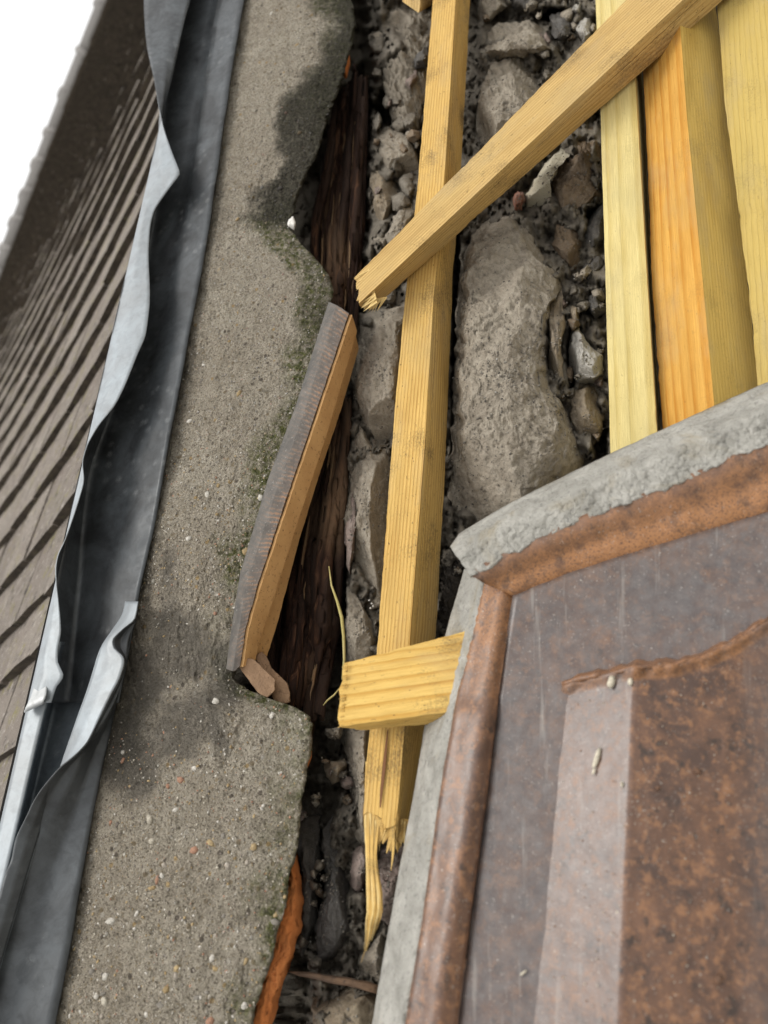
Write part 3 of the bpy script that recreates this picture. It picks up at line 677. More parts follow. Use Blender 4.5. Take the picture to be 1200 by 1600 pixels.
for i, y in enumerate(ys):
    R_edge = rx[i] + 6.5 * fb((y * 0.017, 0, 0), 1, 3.1, 5) + 3.2 * fb((y * 0.23, 4, 0), 1, 3.1, 3) * (0.3 + abs(nz((y * .02, 1, 1), 1)) * 2)
    for j in range(NC + 6):
        if j < NC:
            t = j / (NC - 1); px = lx[i] + (R_edge - lx[i]) * t
            dr = R_edge - px
            w = fil_w(px, y, t, dr)
            rnd = max(0, 1 - dr / 5.0); w -= 0.005 * rnd * rnd * (0.6 + fb((y * .06, 2, 0), 1, 1, 3)) + 0.003 * rnd * fb((px * .1, y * .1, 0), 1, 6, 3)
        else:
            k = j - NC + 1
            dr = 0; t = 1
            px = R_edge - k * 1.2 + 3.0 * fb((y * 0.05, k * 0.6, 2), 1, 7.7, 3); w = fil_w(R_edge, y, 1, 0) - 0.006 - k * 0.007
        V.append(P(px, y, w))
        pn = fb((px * 0.012, y * 0.012, 0), 1, 4.4, 4)
        e1 = max(0, 1 - dr / (62 + 30 * pn))
        mo = e1 * (0.25 + 0.9 * max(0, 0.5 + pn))
        yy = y
        prof = float(np.interp(yy, [-80, 60, 110, 180, 300, 350, 380, 470, 620, 700, 860, 1000, 1090, 1180, 1250, 1330, 1450, 1520, 1700], [1.8, 1.8, 1.1, .4, .4, 1.2, 1.9, 1.9, 1.3, 1.0, 1.1, .2, 1.1, 1., .6, .3, .7, 1.1, 1.2]))
        moss.append(min(1, mo * prof * 2.0))
        bprof = float(np.interp(yy, [-80, 60, 120, 200, 300, 340, 365, 500, 560, 700, 1700], [.7, 1.1, 1.5, 1.9, 1.9, 1.3, .3, .6, .3, .1, .15]))
        e2 = max(0, 1 - dr / (72 + 40 * pn))
        bb = min(1, (e2 ** 0.7) * bprof * 1.1)
        s1 = max(1.3 * blob(px, y, 260, 1070, 110, 150), 1.3 * blob(px, y, 200, 1130, 75, 150), blob(px, y, 268, 930, 26, 90), 1.2 * blob(px, y, 345, 1095, 36, 115))
        s1 *= (0.75 + 0.9 * pn)
        wc = max(0, 1 - (px - lx[i]) / 52.0) * 0.55 * (0.8 + pn)       # darker towards the metal
        sme.append(max(0, min(1, 1.5 * s1))); blk.append(min(1, max(bb, wc, 0.75 * blob(px, y, 185, 1130, 70, 140))))
fi = root('mortar_fillet', 'rough pebbly mortar band with mossy broken edge beside the metal gutter', 'mortar band', P(300, 800, -0.01))
mk('mortar_body', V, gridfaces(NR, NC + 6), MORT, fi, True, {'moss': ('FLOAT', moss), 'black': ('FLOAT', blk), 'smear': ('FLOAT', sme)})
# pebbles in it
pal = [(0.52, 0.49, 0.43), (0.46, 0.42, 0.34), (0.40, 0.30, 0.16), (0.33, 0.24, 0.12), (0.22, 0.2, 0.17), (0.14, 0.12, 0.1), (0.34, 0.3, 0.25), (0.36, 0.2, 0.13), (0.28, 0.26, 0.22)]
def fil_at(px, py):
    i = float(np.interp(py, ys, range(NR))); a = float(np.interp(py, ys, lx)); b = float(np.interp(py, ys, rx))
    return a, b
items = []
for k in range(6500):
    py = random.uniform(-40, 1660) ** 1.0
    a, b = fil_at(0, py)
    px = random.uniform(a + 6, b - 5); t = (px - a) / (b - a)
    if blob(px, py, 270, 1050, 90, 130) > 0.1 and random.random() < 0.75: continue
    r = 0.0006 + 0.0009 * random.random() ** 2
    big = random.random() < (0.012 + 0.05 * max(0, (py - 1050) / 550.0))
    if big: r = random.uniform(0.0016, 0.0044)
    c = random.choice(pal) if random.random() < 0.88 else (0.55, 0.52, 0.46)
    if py < 700 and not big: c = tuple(0.6 * x + 0.08 for x in c)
    if py < 345 and b - px < 75: c = tuple(0.22 * x for x in c)
    cc = P(px, py, fil_w(px, py, t, b - px) - r * 0.12)
    items.append((cc, (r * random.uniform(.8, 1.5), r * random.uniform(.7, 1.1), r * 0.55), rrot(), c))
blobs('embedded_pebbles', items, COLM, fi)
# moss tufts along the broken edge: tiny blades and granules
V = []; f = []; C = []
for k in range(5200):
    py = random.choice([random.uniform(-60, 110), random.uniform(330, 560), random.uniform(100, 340), random.uniform(560, 880), random.uniform(1085, 1190), random.uniform(1430, 1680)])
    a, b = fil_at(0, py)
    d = abs(random.gauss(0, 17)); px = b - d - 1
    if fb((px * 0.012, py * 0.012, 0), 1, 4.4, 4) < -0.12: continue
    p = P(px, py, fil_w(px, py, (px - a) / (b - a), d) - 0.006 * max(0, 1 - d / 12.0) ** 2 - 0.0004)
    h = random.uniform(0.001, 0.0032); dr = (NW + UW * random.uniform(-.8, .9) + VW * random.uniform(-.9, .5)).normalized()
    sd_ = dr.cross(Vector((random.random(), random.random(), random.random()))).normalized() * random.uniform(0.0002, 0.0005)
    bi = len(V); V += [p - sd_, p + sd_, p + dr * h]
    dark = py < 340 and py > 110
    cc = (0.03, 0.032, 0.016) if dark and random.random() < .8 else random.choice([(0.07, 0.085, 0.02), (0.1, 0.11, 0.035), (0.05, 0.055, 0.02), (0.13, 0.12, 0.06)])
    C += [cc] * 3; f.append((bi, bi + 1, bi + 2))
o = mk('moss', V, f, COLM, fi, False, {'col': ('FLOAT_COLOR', C)}); o['kind'] = 'stuff'
# trowelled smear and flakes
def patch(name, poly, h, mat, parent, seed, nn=60, rings=14, rg=0.0012):
    b = smoothpoly(poly, nn); c = b.mean(0); V = []
    rr = list(np.linspace(1, 0.06, rings))
    for r in rr:
        for q in b:
            px, py = c + (q - c) * r
            px += 2.5 * fb((px * .05, py * .05, seed), 1, 1, 3) ; py += 2.5 * fb((px * .05, py * .05, seed), 1, 8, 3)
            a, bb = fil_at(0, py); t = (px - a) / (bb - a)
            w = fil_w(px, py, t, bb - px) + h * min(1, (1 - r) * 5) * (0.6 + 0.6 * nz((px * .03, py * .012, seed), 1)) - 0.0006
            V.append(P(px, py, w) + NW * rg * fb((px * .08, py * .03, seed), 1, 2, 3))
    f = gridfaces(rings, nn, True); f.append(tuple((rings-1)*nn + j for j in range(nn)))
    return mk(name, V, f, mat, parent)
lump('pale_flake', [(444, 338), (450, 341), (458, 337), (463, 348), (461, 360), (452, 357), (447, 349)], -0.004, 0.004, PALEFLAKE, fi, n=30, rings=7, rough=0.003, pw=8, jit=1.5, cuts=4, seed=3)

# ------------------------------------------------------------------ soil backing and rubble wall
rub = root('rubble_wall', 'exposed rubble stone wall core of rough dusty stones between the timbers', 'stone wall', P(700, 800, -0.09))
NR2, NC2 = 490, 230
def sst(a, b, x):
    t = max(0.0, min(1.0, (x - a) / (b - a))); return t * t * (3 - 2 * t)
GAPY = [-90, 0, 150, 300, 480, 560, 650, 800, 1000, 1110, 1200, 1290, 1400, 1500, 1560, 1700]
GAPX = [575, 576, 578, 575, 566, 548, 542, 540, 540, 545, 548, 512, 502, 494, 490, 480]
VOIDS = [(605, 175, 22, 45), (932, 342, 20, 26), (893, 560, 8, 60), (938, 695, 14, 40), (712, 470, 8, 420), (865, 22, 30, 12), (660, 468, 16, 10), (560, 440, 14, 40), (625, 1475, 14, 25), (845, 215, 18, 22)]
V = []; SURF = []
for i in range(NR2):
    y = -420 + 2120 * i / (NR2 - 1)
    gx = float(np.interp(y, GAPY, GAPX))
    for j in range(NC2):
        xl = TL(y) + 30
        u = j / (NC2 - 1)
        x = xl + (470 - xl) * (u / 0.12) if u < 0.12 else (470 + (u - 0.12) / 0.74 * 510 if u < 0.86 else 980 + (u - 0.86) / 0.14 * 440)
        q = (x * .01, y * .01, 0)
        n1 = fb(q, 1.9, 3, 5); n2 = fb(q, 6.5, 1, 4); n3 = fb(q, 22, 2, 3)
        ter = math.floor(n1 * 5 + n2 * 1.2) / 5.0
        w = -0.068 + 0.020 * n1 + 0.018 * ter + 0.008 * n2 + 0.0028 * n3
        c1 = abs(fb(q, 3.2, 8, 4))
        if c1 < 0.06: w -= 0.016 * (1 - c1 / 0.06)
        k = 1 - sst(gx - 12, gx + 10, x + 6 * n2)
        for (cx, cy, ax_, ay) in VOIDS:
            k = max(k, 1 - sst(0.35, 1.1, math.hypot((x - cx) / ax_, (y - cy) / ay) + 0.25 * n2))
        w -= 0.085 * k
        if x < 480 or x > 975: w = min(w, -0.10)
        p = P(x, y, w)
        V.append(p)
        if k < 0.2 and 500 < x < 960 and random.random() < 0.25: SURF.append(p)
mk('wall_core', V, gridfaces(NR2, NC2), CORE, rub)

def st(poly, wf, mat, rough=0.006, fs=30, wb=-0.10, **k):
    st.i += 1
    k.setdefault('n', 60); k.setdefault('rings', 16)
    k['n'] = int(k['n'] * 1.5); k['rings'] = int(k['rings'] * 1.5); k.pop('facet', None); k.setdefault('cuts', 9); k.setdefault('pw', 4.5); k.setdefault('jit', 4.5)
    return lump('stone', poly, wb, wf, mat, rub, rough=rough, fs=fs, seed=st.i, rec=SURF, **k)
st.i = 0
def fillers(regions, cnt, wlo, whi, rlo, rhi, seed):
    rs = random.Random(seed)
    for k in range(cnt):
        x0, y0, x1, y1 = rs.choice(regions); cx, cy = rs.uniform(x0, x1), rs.uniform(y0, y1)
        r = rs.uniform(rlo, rhi); asp = rs.uniform(0.5, 1.0); an = rs.uniform(0, 3.14); m_ = rs.randint(5, 8); poly = []
        for q in range(m_):
            a = 6.283 * (q + rs.uniform(-.3, .3)) / m_; rr = r * rs.uniform(.75, 1.15)
            u, v = math.cos(a) * rr, math.sin(a) * rr * asp
            poly.append((cx + u * math.cos(an) - v * math.sin(an), cy + u * math.sin(an) + v * math.cos(an)))
        wf = rs.uniform(wlo, whi)
        st(poly, wf, rs.choice([STONE, STONE, CORE, CORE, STONE_P, STONE_B]), rough=0.004, n=24, rings=6, jit=2, wb=wf - 0.03, cuts=5)
big = [(742, 352), (760, 338), (800, 326), (825, 345), (850, 385), (880, 420), (882, 440), (868, 470), (862, 520), (860, 560), (866, 610), (885, 640), (898, 670), (914, 700), (920, 728), (912, 750), (850, 800), (790, 835), (735, 870), (702, 850), (700, 760), (705, 650), (708, 560), (714, 470), (722, 400)]
st(big, 0.006, STONE, rough=0.0085, fs=26, n=240, rings=84, pw=6, jit=6, cen=(790, 600), ridge=(797, 0.00026, 0.00012), cuts=7)
st([(750, 64), (772, 34), (820, 28), (850, 45), (868, 70), (888, 84), (855, 82), (800, 88), (765, 102), (748, 106)], -0.032, STONE, n=80, rings=20, rough=0.009)
st([(763, 98), (800, 82), (852, 76), (864, 100), (860, 140), (842, 168), (802, 208), (762, 252), (740, 262), (738, 200), (750, 140)], -0.018, STONE, n=110, rings=32, rough=0.010, fs=24, facet=0.009)
st([(866, 245), (900, 215), (945, 190), (955, 240), (952, 300), (925, 325), (890, 342), (862, 342), (848, 310), (858, 270)], -0.035, STONE_B, n=90, rings=26, rough=0.010, fs=34, facet=0.006)
st([(828, 286), (850, 258), (880, 225), (898, 203), (906, 214), (896, 236), (876, 246), (870, 275), (852, 308), (864, 338), (846, 348), (822, 334), (818, 305)], -0.024, LIME, rough=0.003, n=70, rings=14)
st([(800, 300), (815, 296), (822, 312), (818, 330), (800, 330)], -0.03, BRICKY, n=40, rings=10)
st([(856, 30), (876, 22), (896, 35), (900, 55), (880, 66), (862, 52)], -0.035, STONE_D, n=40, rings=9, facet=0.01)
st([(902, 30), (926, 24), (930, 60), (906, 78), (898, 50)], -0.038, STONE_W, n=40, rings=9, facet=0.01)
st([(884, 10), (906, 3), (916, 20), (900, 32)], -0.045, STONE_W, n=30, rings=7)
st([(800, -30), (840, -40), (870, -10), (850, 20), (815, 22), (795, 5)], -0.05, STONE_D, n=50, rings=12)
st([(748, -20), (790, -30), (795, 10), (770, 30), (745, 40)], -0.05, STONE, n=50, rings=12)
st([(894, 512), (905, 507), (913, 525), (922, 540), (943, 558), (946, 585), (930, 600), (905, 602), (890, 582), (888, 545)], -0.030, STONE_W, n=60, rings=16, facet=0.008)
st([(884, 605), (915, 597), (948, 606), (948, 640), (937, 682), (918, 716), (904, 694), (890, 650)], -0.040, STONE_T, n=60, rings=18, facet=0.008)
st([(889, 470), (905, 474), (909, 503), (896, 522), (887, 500)], -0.042, STONE_T, n=40, rings=9)
st([(913, 455), (940, 458), (950, 490), (930, 500), (915, 480)], -0.045, STONE_D, n=40, rings=9)
st([(868, 350), (900, 354), (909, 380), (906, 420), (885, 416), (860, 382)], -0.048, STONE_B, n=50, rings=12, facet=0.006)
st([(903, 362), (946, 308), (956, 370), (920, 396)], -0.05, STONE_D, n=40, rings=9)
st([(890, 438), (922, 408), (936, 416), (902, 450)], -0.035, STONE, n=36, rings=8)
st([(900, 425), (930, 395), (948, 400), (945, 440), (915, 452)], -0.06, STONE_D, n=40, rings=9)
st([(860, 428), (879, 432), (885, 500), (879, 545), (882, 600), (874, 642), (858, 600), (856, 520), (852, 470)], -0.022, STONE_T, n=80, rings=14, facet=0.005)
# left of the long batten
st([(588, 40), (612, 20), (660, 5), (682, 40), (675, 120), (660, 180), (642, 222), (616, 192), (602, 150), (590, 100)], -0.045, STONE, n=100, rings=30, rough=0.016, fs=40, facet=0.01)
st([(590, -60), (640, -70), (690, -40), (670, 0), (620, 15), (592, 0)], -0.05, STONE_D, n=60, rings=14)
st([(640, 97), (664, 64), (676, 100), (652, 112)], -0.026, STONE_D, n=40, rings=9, rough=0.003)
st([(628, 130), (646, 100), (657, 106), (642, 144), (632, 142)], -0.028, STONE_P, n=40, rings=9, rough=0.003)
st([(580, 205), (610, 196), (648, 215), (658, 260), (642, 288), (602, 266), (584, 240)], -0.045, STONE, n=60, rings=18, facet=0.012)
st([(578, 262), (606, 266), (623, 290), (620, 350), (602, 374), (578, 350)], -0.048, STONE_T, n=60, rings=18, facet=0.008)
st([(600, 372), (626, 320), (655, 280), (660, 330), (630, 390), (600, 420), (570, 425), (576, 390)], -0.035, STONE, n=70, rings=18, facet=0.008)
st([(546, 500), (580, 480), (642, 466), (636, 540), (628, 620), (618, 705), (585, 694), (560, 652), (548, 600), (540, 560)], -0.022, STONE, n=110, rings=34, facet=0.008)
st([(536, 650), (550, 632), (582, 692), (622, 700), (614, 790), (606, 870), (600, 950), (577, 962), (556, 902), (541, 842), (534, 760)], -0.028, STONE, n=110, rings=34, facet=0.009)
st([(538, 840), (552, 765), (562, 800), (557, 860), (545, 905)], -0.022, STONE_P, n=50, rings=12, rough=0.004)
st([(545, 902), (576, 962), (598, 985), (590, 1040), (545, 1045), (539, 985)], -0.035, STONE, n=70, rings=18, facet=0.008)
st([(538, 1135), (585, 1130), (580, 1220), (575, 1330), (552, 1306), (543, 1230)], -0.026, STONE, n=90, rings=22, facet=0.008)
st([(508, 1190), (540, 1184), (544, 1210), (522, 1226), (510, 1216)], -0.045, STONE_T, n=40, rings=8, rough=0.002)
st([(505, 1292), (525, 1268), (545, 1300), (545, 1390), (562, 1402), (556, 1450), (522, 1502), (498, 1512), (490, 1450), (505, 1400)], -0.045, STONE_D, n=90, rings=22, rough=0.006)
st([(548, 1332), (575, 1308), (582, 1390), (562, 1402), (548, 1382)], -0.03, STONE_P, n=50, rings=12)
st([(583, 1332), (632, 1312), (642, 1340), (626, 1400), (614, 1452), (590, 1432), (578, 1382)], -0.032, STONE_P, n=70, rings=18, rough=0.012, facet=0.01)
st([(560, 1482), (602, 1450), (616, 1470), (600, 1545), (560, 1532)], -0.04, STONE, n=60, rings=14, facet=0.008)
st([(488, 1560), (500, 1535), (540, 1530), (600, 1545), (600, 1640), (480, 1660)], -0.030, STONE_T, n=70, rings=18, rough=0.009)
st([(470, 1280), (500, 1270), (502, 1360), (492, 1450), (470, 1500), (458, 1400)], -0.062, STONE_D, n=60, rings=14, facet=0.01)
fillers([(585, -20, 660, 300), (575, 180, 650, 470)], 26, -0.055, -0.034, 8, 24, 5)
fillers([(860, 330, 945, 720), (870, 430, 945, 620)], 26, -0.06, -0.038, 7, 17, 6)
fillers([(740, -20, 930, 60), (850, 40, 935, 140)], 18, -0.055, -0.036, 8, 18, 7)
fillers([(490, 1130, 545, 1290), (560, 1400, 640, 1540), (470, 1270, 510, 1600)], 20, -0.065, -0.045, 7, 16, 8)
fillers([(690, 850, 730, 1000)], 8, -0.05, -0.035, 6, 12, 9)
# loose soil and chips lodged between the stones
items = []
for k in range(0):
    z = random.random()
    if z < 0.3: px, py = random.gauss(712, 14), random.uniform(830, 990)
    elif z < 0.5: px, py = random.uniform(870, 945), random.uniform(330, 740)
    elif z < 0.62: px, py = random.uniform(730, 940), random.uniform(-10, 130)
    elif z < 0.8: px, py = random.uniform(575, 660), random.uniform(0, 480)
    else: px, py = random.uniform(490, 640), random.uniform(1160, 1600)
    r = 0.0008 + 0.0022 * random.random() ** 3
    w = -0.045 + random.uniform(-0.03, 0.012) if z > 0.3 else -0.028 + random.uniform(-0.02, 0.008)
    c = random.choice([(0.07, 0.06, 0.05), (0.04, 0.034, 0.028), (0.11, 0.1, 0.085), (0.05, 0.042, 0.034), (0.09, 0.07, 0.05)])
    items.append((P(px, py, w), (r * random.uniform(1, 1.8), r, r * random.uniform(.5, 1)), rrot(), c))
for k in range(9000):
    v = random.choice(SURF); r = 0.00035 + 0.0010 * random.random() ** 3
    c = random.choice([(0.14, 0.125, 0.105), (0.2, 0.18, 0.15), (0.09, 0.08, 0.066), (0.26, 0.24, 0.2), (0.17, 0.15, 0.125)])
    if random.random() < 0.006: c = (0.4, 0.38, 0.34)
    items.append((v + UW * random.uniform(-.002, .002) + VW * random.uniform(-.002, .002), (r * random.uniform(.8, 1.6), r, r * .7), rrot(), c))
blobs('loose_crumbs', items, COLM, rub)
st([(688, 870), (705, 850), (738, 862), (728, 905), (712, 950), (700, 1000), (684, 1010)], -0.034, SOIL, n=80, rings=22, rough=0.014, fs=60, facet=0.008)

def splinter(parent, pts, wid, mat, name='splinter', thick=0.0012):
    """pts: (px,py,w) spine; wid: half widths in metres; flat tapering sliver"""
    n_ = len(pts); Vs = [P(*p) for p in pts]; V = []; gp = []
    for i, p in enumerate(Vs):
        t = (Vs[min(i+1, n_-1)] - Vs[max(i-1, 0)]).normalized(); s = t.cross(NW).normalized(); nn = s.cross(t)
        h = wid[i]; th = min(thick, h * 0.8)
        for (a, b) in ((-1, -1), (1, -1), (1, 1), (-1, 1)):
            q = p + s * h * a + nn * th * b; V.append(q); gp.append((h * a, th * b, i * 0.012))
    f = gridfaces(n_, 4, True) + [(0, 1, 2, 3), tuple((n_-1)*4 + k for k in (3, 2, 1, 0))]
    return mk(name, V, f, mat, parent, False, {'gp': ('FLOAT_VECTOR', gp)})

# ------------------------------------------------------------------ rotten timber in the gap
def rotten(name, La, Ra, y0, y1, wl, wr, seed, label):
    NR, NC = 260, 60
    ys = np.linspace(y0, y1, NR); lx = pch(ys, La, 0); rx = pch(ys, Ra, 0)
    V = []; gp = []
    for i, y in enumerate(ys):
        for j in range(NC + 4):
            t = min(1, j / (NC - 1)); px = lx[i] + (rx[i] - lx[i]) * t
            a = t * 6 + 0.25 * fb((y * .006, 0, seed), 1, 2, 2)
            gr = 0.016 * fb((a, y * 0.0030, seed), 1.3, 1, 4) + 0.012 * fb((a * 3.2, y * 0.008, seed), 1, 5, 3) + 0.005 * nz((a * 9, y * .012, seed), 1, 3)
            w = wl + (wr - wl) * t + gr * 1.5 - 0.012 * math.cos(t * 9 + y * 0.01)
            if j >= NC: w -= (j - NC + 1) * 0.02
            e = 70 * fb((t * 9, seed, 0), 1, 4, 3)
            k = max(0, (i - NR * 0.93) / (NR * 0.07)); k2 = max(0, (NR * 0.06 - i) / (NR * 0.06))
            p = P(px, y + e * k - e * k2, w)
            V.append(p); gp.append((t * 0.08, gr, y * 0.0006))
    o = mk(name, V, gridfaces(NR, NC + 4), ROT, None, True, {'gp': ('FLOAT_VECTOR', gp)}, solid=0.004)
    rs = random.Random(seed)
    for k in range(46):
        t = rs.uniform(0.05, 0.98); ya = rs.uniform(y0 + 20, y1 - 60); ln = rs.uniform(30, 150); yb = min(y1 + 10, ya + ln)
        xa = float(np.interp(ya, ys, lx)) * (1 - t) + float(np.interp(ya, ys, rx)) * t; xb = float(np.interp(yb, ys, lx)) * (1 - t) + float(np.interp(yb, ys, rx)) * t
        w = wl + (wr - wl) * t + rs.uniform(-0.002, 0.012)
        m_ = 7; pts = [(xa + (xb - xa) * q / (m_-1) + rs.uniform(-1, 1), ya + (yb - ya) * q / (m_-1), w + rs.uniform(-.002, .002) - 0.006 * abs(q / (m_-1) - .4)) for q in range(m_)]
        h = rs.uniform(0.0005, 0.0022); splinter(o, pts, [h * f_ for f_ in (.2, .8, 1, .9, .8, .5, .1)], ROTF if rs.random() < .4 else ROT, 'fibre', 0.001)
    return tag(o, label, 'timber')
rotten('rotten_timber', [(532, 110, 0), (506, 270, 0), (486, 380, 0), (500, 520, 0)], [(572, 110, 0), (570, 260, 0), (566, 380, 0), (552, 520, 0)], 130, 540, -0.100, -0.072, 3.0, 'decayed brown timber with split fibres in the gap above the standing clay tile')
rotten('rotten_timber', [(470, 650, 0), (430, 800, 0), (395, 960, 0), (390, 1110, 0)], [(546, 650, 0), (536, 800, 0), (528, 960, 0), (500, 1110, 0)], 640, 1108, -0.094, -0.076, 8.0, 'dark reddish decayed timber with stringy fibres behind the standing clay tile')

# ------------------------------------------------------------------ timber helper
def timber(name, L, Mm, wm, dl, mat, label, Rr, ya, yb, end0=0.0, end1=0.0, parent=None, seed=0, sub=7, seg=110, group=None, cat='batten', mat2=None):
    """three visible arrises in pixels: L, Mm (front), Rr.  wm: depth of the front arris, dl: how much the left arris lies behind it.
    The right arris is set so that the section is square."""
    if L[0][1] == -90:                           # carry on beyond the frame
        ex = lambda A: [tuple(A[0][k] + (A[0][k] - A[1][k]) * (3.6 if A[0][1] == -90 else 1.2) for k in (0, 1))] + list(A)
        L, Mm, Rr = ex(L), ex(Mm), ex(Rr); seg = int(seg * 1.25)
    ts = np.linspace(0, 1, seg)
    def at(A, t):                                # polyline param by index fraction
        A = np.array(A, float); s = np.concatenate([[0], np.cumsum(np.hypot(*np.diff(A[:, :2], axis=0).T))]); s /= s[-1]
        return np.array([np.interp(t, s, A[:, k]) for k in range(2)])
    mid = 0.5
    pl, pm, pr = at(L, mid), at(Mm, mid), at(Rr, mid)
    Lm, Mp = Pc(*pl, wm - dl), Pc(*pm, wm)
    R0 = Pc(*pr, wm); R1 = Pc(*pr, wm - 0.1)
    d = (Lm - Mp); ax = (Pc(*at(Mm, 0.6), wm) - Pc(*at(Mm, 0.4), wm)).normalized(); d = d - ax * d.dot(ax)
    a0 = (R0 - Mp).dot(d); a1 = (R1 - Mp).dot(d)
    wr = wm + (-0.1) * (a0 / (a0 - a1)) if abs(a0 - a1) > 1e-9 else wm - 0.04
    wr = max(wm - 0.075, min(wm - 0.008, wr))
    print('TIMBER', name, 'face mm', round((Lm - Mp).length * 1000), 'side mm', round((Pc(*pr, wr) - Mp).length * 1000), 'wr', round(wr, 4))
    V = []; gp = []
    nc = 4 * sub
    axW = R3 @ ax
    e1 = (R3 @ d).normalized(); e2 = axW.cross(e1)
    o0 = Wd(Mp)
    for i, t in enumerate(ts):
        l_, m_, r_ = at(L, t), at(Mm, t), at(Rr, t)
        a, b, c = P(*l_, wm - dl), P(*m_, wm), P(*r_, wr)
        dd = a + c - b
        loop = [a, b, c, dd]
        for q in range(4):
            p0, p1 = loop[q], loop[(q + 1) % 4]
            for s_ in range(sub):
                u = s_ / sub
                p = p0.lerp(p1, u)
                cen = (a + c) * 0.5
                if s_ == 0: p = p + (cen - p).normalized() * 0.0005
                g_ = Vector(((p - o0).dot(e1), (p - o0).dot(e2), (p - o0).dot(axW)))
                p = p + (p - cen).normalized() * (0.0006 * fb((g_.x * 300, g_.y * 300, g_.z * 14), 1, seed, 3) + 0.0004 * nz(g_, 120, seed) - (0.0010 * max(0, fb((g_.z * 60, q, 0), 1, seed, 4)) if s_ in (0, 1, sub - 1) else 0))
                if end0 and t < 0.08: p = p + axW * (-(end0 if True else 0)) * ((0.08 - t) / 0.08) ** 2 * (abs(fb((g_.x * 260, g_.y * 260, 0), 1, seed + 3, 3)) * 2.2)
                if end1 and t > 0.92: p = p + axW * end1 * ((t - 0.92) / 0.08) ** 2 * (abs(fb((g_.x * 260, g_.y * 260, 0), 1, seed + 5, 3)) * 2.2)
                V.append(p); gp.append(tuple(g_))
    f = gridfaces(seg, nc, True)
    for (base, e) in ((0, end0), ((seg - 1) * nc, end1)):   # end caps: inner rings with ragged fibres
        ring = [V[base + k] for k in range(nc)]; cen = sum(ring, Vector()) / nc
        prev = base
        for rr in (0.8, 0.6, 0.4, 0.2):
            nb_ = len(V)
            for k in range(nc):
                p = cen.lerp(ring[k], rr); g_ = Vector(((p - o0).dot(e1), (p - o0).dot(e2), (p - o0).dot(axW)))
                sg = -1 if base == 0 else 1
                if e: p = p + axW * sg * e * fb((g_.x * 260, g_.y * 260, 0), 1, seed + 5, 3) * 1.5
                V.append(p); gp.append(tuple(g_))
            for k in range(nc): f.append((prev + k, prev + (k+1) % nc, nb_ + (k+1) % nc, nb_ + k))
            prev = nb_
        V.append(sum((V[prev + k] for k in range(nc)), Vector()) / nc); gp.append(gp[prev])
        for k in range(nc): f.append((prev + k, prev + (k+1) % nc, len(V) - 1))
    o = mk(name, V, f, mat, parent, True, {'gp': ('FLOAT_VECTOR', gp)})
    if mat2:
        o.data.materials.append(mat2)
        for fi_ in range((seg - 1) * nc):
            if sub <= fi_ % nc < 2 * sub: o.data.polygons[fi_].material_index = 1
    m = o.modifiers.new('es', 'EDGE_SPLIT'); m.split_angle = math.radians(40)
    if label: tag(o, label, cat, group)
    return o

# long batten
lb = timber('batten', [(684, -90), (676, 0), (650, 310), (632, 470), (612, 690), (590, 990), (577, 1140), (570, 1215), (568, 1262)],
            [(717, -90), (712, 0), (693, 300), (677, 470), (664, 690), (641, 990), (632, 1140), (624, 1240), (618, 1288)], 0.014, 0.003, W_BAT,
            'long yellow sawn batten snapped into splinters, crossed by two other battens',
            [(741, -90), (735, 0), (719, 300), (708, 430), (698, 690), (682, 990), (665, 1140), (650, 1240), (640, 1298)], 0, 1, end1=0.012, seed=2, seg=170)
def sp(par, mat, x0, y0, x1, y1, w0, w1, h, curve=0, nseg=7, tail=0.1):
    pts = []; wd = []
    for i in range(nseg):
        t = i / (nseg - 1)
        pts.append((x0 + (x1 - x0) * t + curve * math.sin(t * math.pi), y0 + (y1 - y0) * t, w0 + (w1 - w0) * t))
        wd.append(h * ((1 - t) ** 0.7 * (1 - tail) + tail))
    return splinter(par, pts, wd, mat)
spine = [(583, 1190, .0080), (582, 1250, .0090), (581, 1290, .0105), (580, 1330, .013), (582, 1360, .015), (585, 1390, .0165), (586, 1420, .016), (581, 1445, .014), (577, 1470, .012), (571, 1490, .010), (565, 1506, .009)]
half = [11, 11.5, 11.5, 8, 9, 12, 12.5, 10, 6.5, 3.5, 1.5]           # half width in pixels
rs = random.Random(4); NS = 9
yq = np.linspace(1190, 1506, 34); cx_ = pch(yq, spine, 0); cw_ = pch(yq, spine, 2); hw_ = np.interp(yq, [q[1] for q in spine], half)
for k in range(NS):                                                  # the torn ribbon is a bundle of strands
    u = (k + 0.5) / NS * 2 - 1; stop = 34 - int(abs(u + 0.35) * 4) - rs.randint(0, 2)
    pts = [(cx_[q] + u * hw_[q] + rs.uniform(-.25, .25), yq[q] + 6 * u * (q / 34), cw_[q] - 0.0010 * u * u + 0.0005 * math.sin(k * 2.1 + q * .3)) for q in range(stop)]
    wd = [0.00064 * hw_[q] / NS * 1.12 * min(1.0, (stop - 1 - q) / 9.0) + 0.00008 for q in range(stop)]
    splinter(lb, pts, wd, W_BAT if k % 3 else W_FRE, thick=0.0011)
for k in range(46):
    x0 = rs.uniform(588, 642); y0 = 1268 + (x0 - 588) * 0.35; ln = rs.uniform(12, 62) * (1 if rs.random() < .3 else .6)
    z0 = .0105 - max(0, x0 - 618) * .0006
    sp(lb, W_FRE if rs.random() < .6 else W_BAT, x0, y0, x0 - rs.uniform(-2, 9), y0 + ln, z0, z0 - rs.uniform(-.004, .006), rs.uniform(.0003, .0013), rs.uniform(-2, 2), tail=0.05)
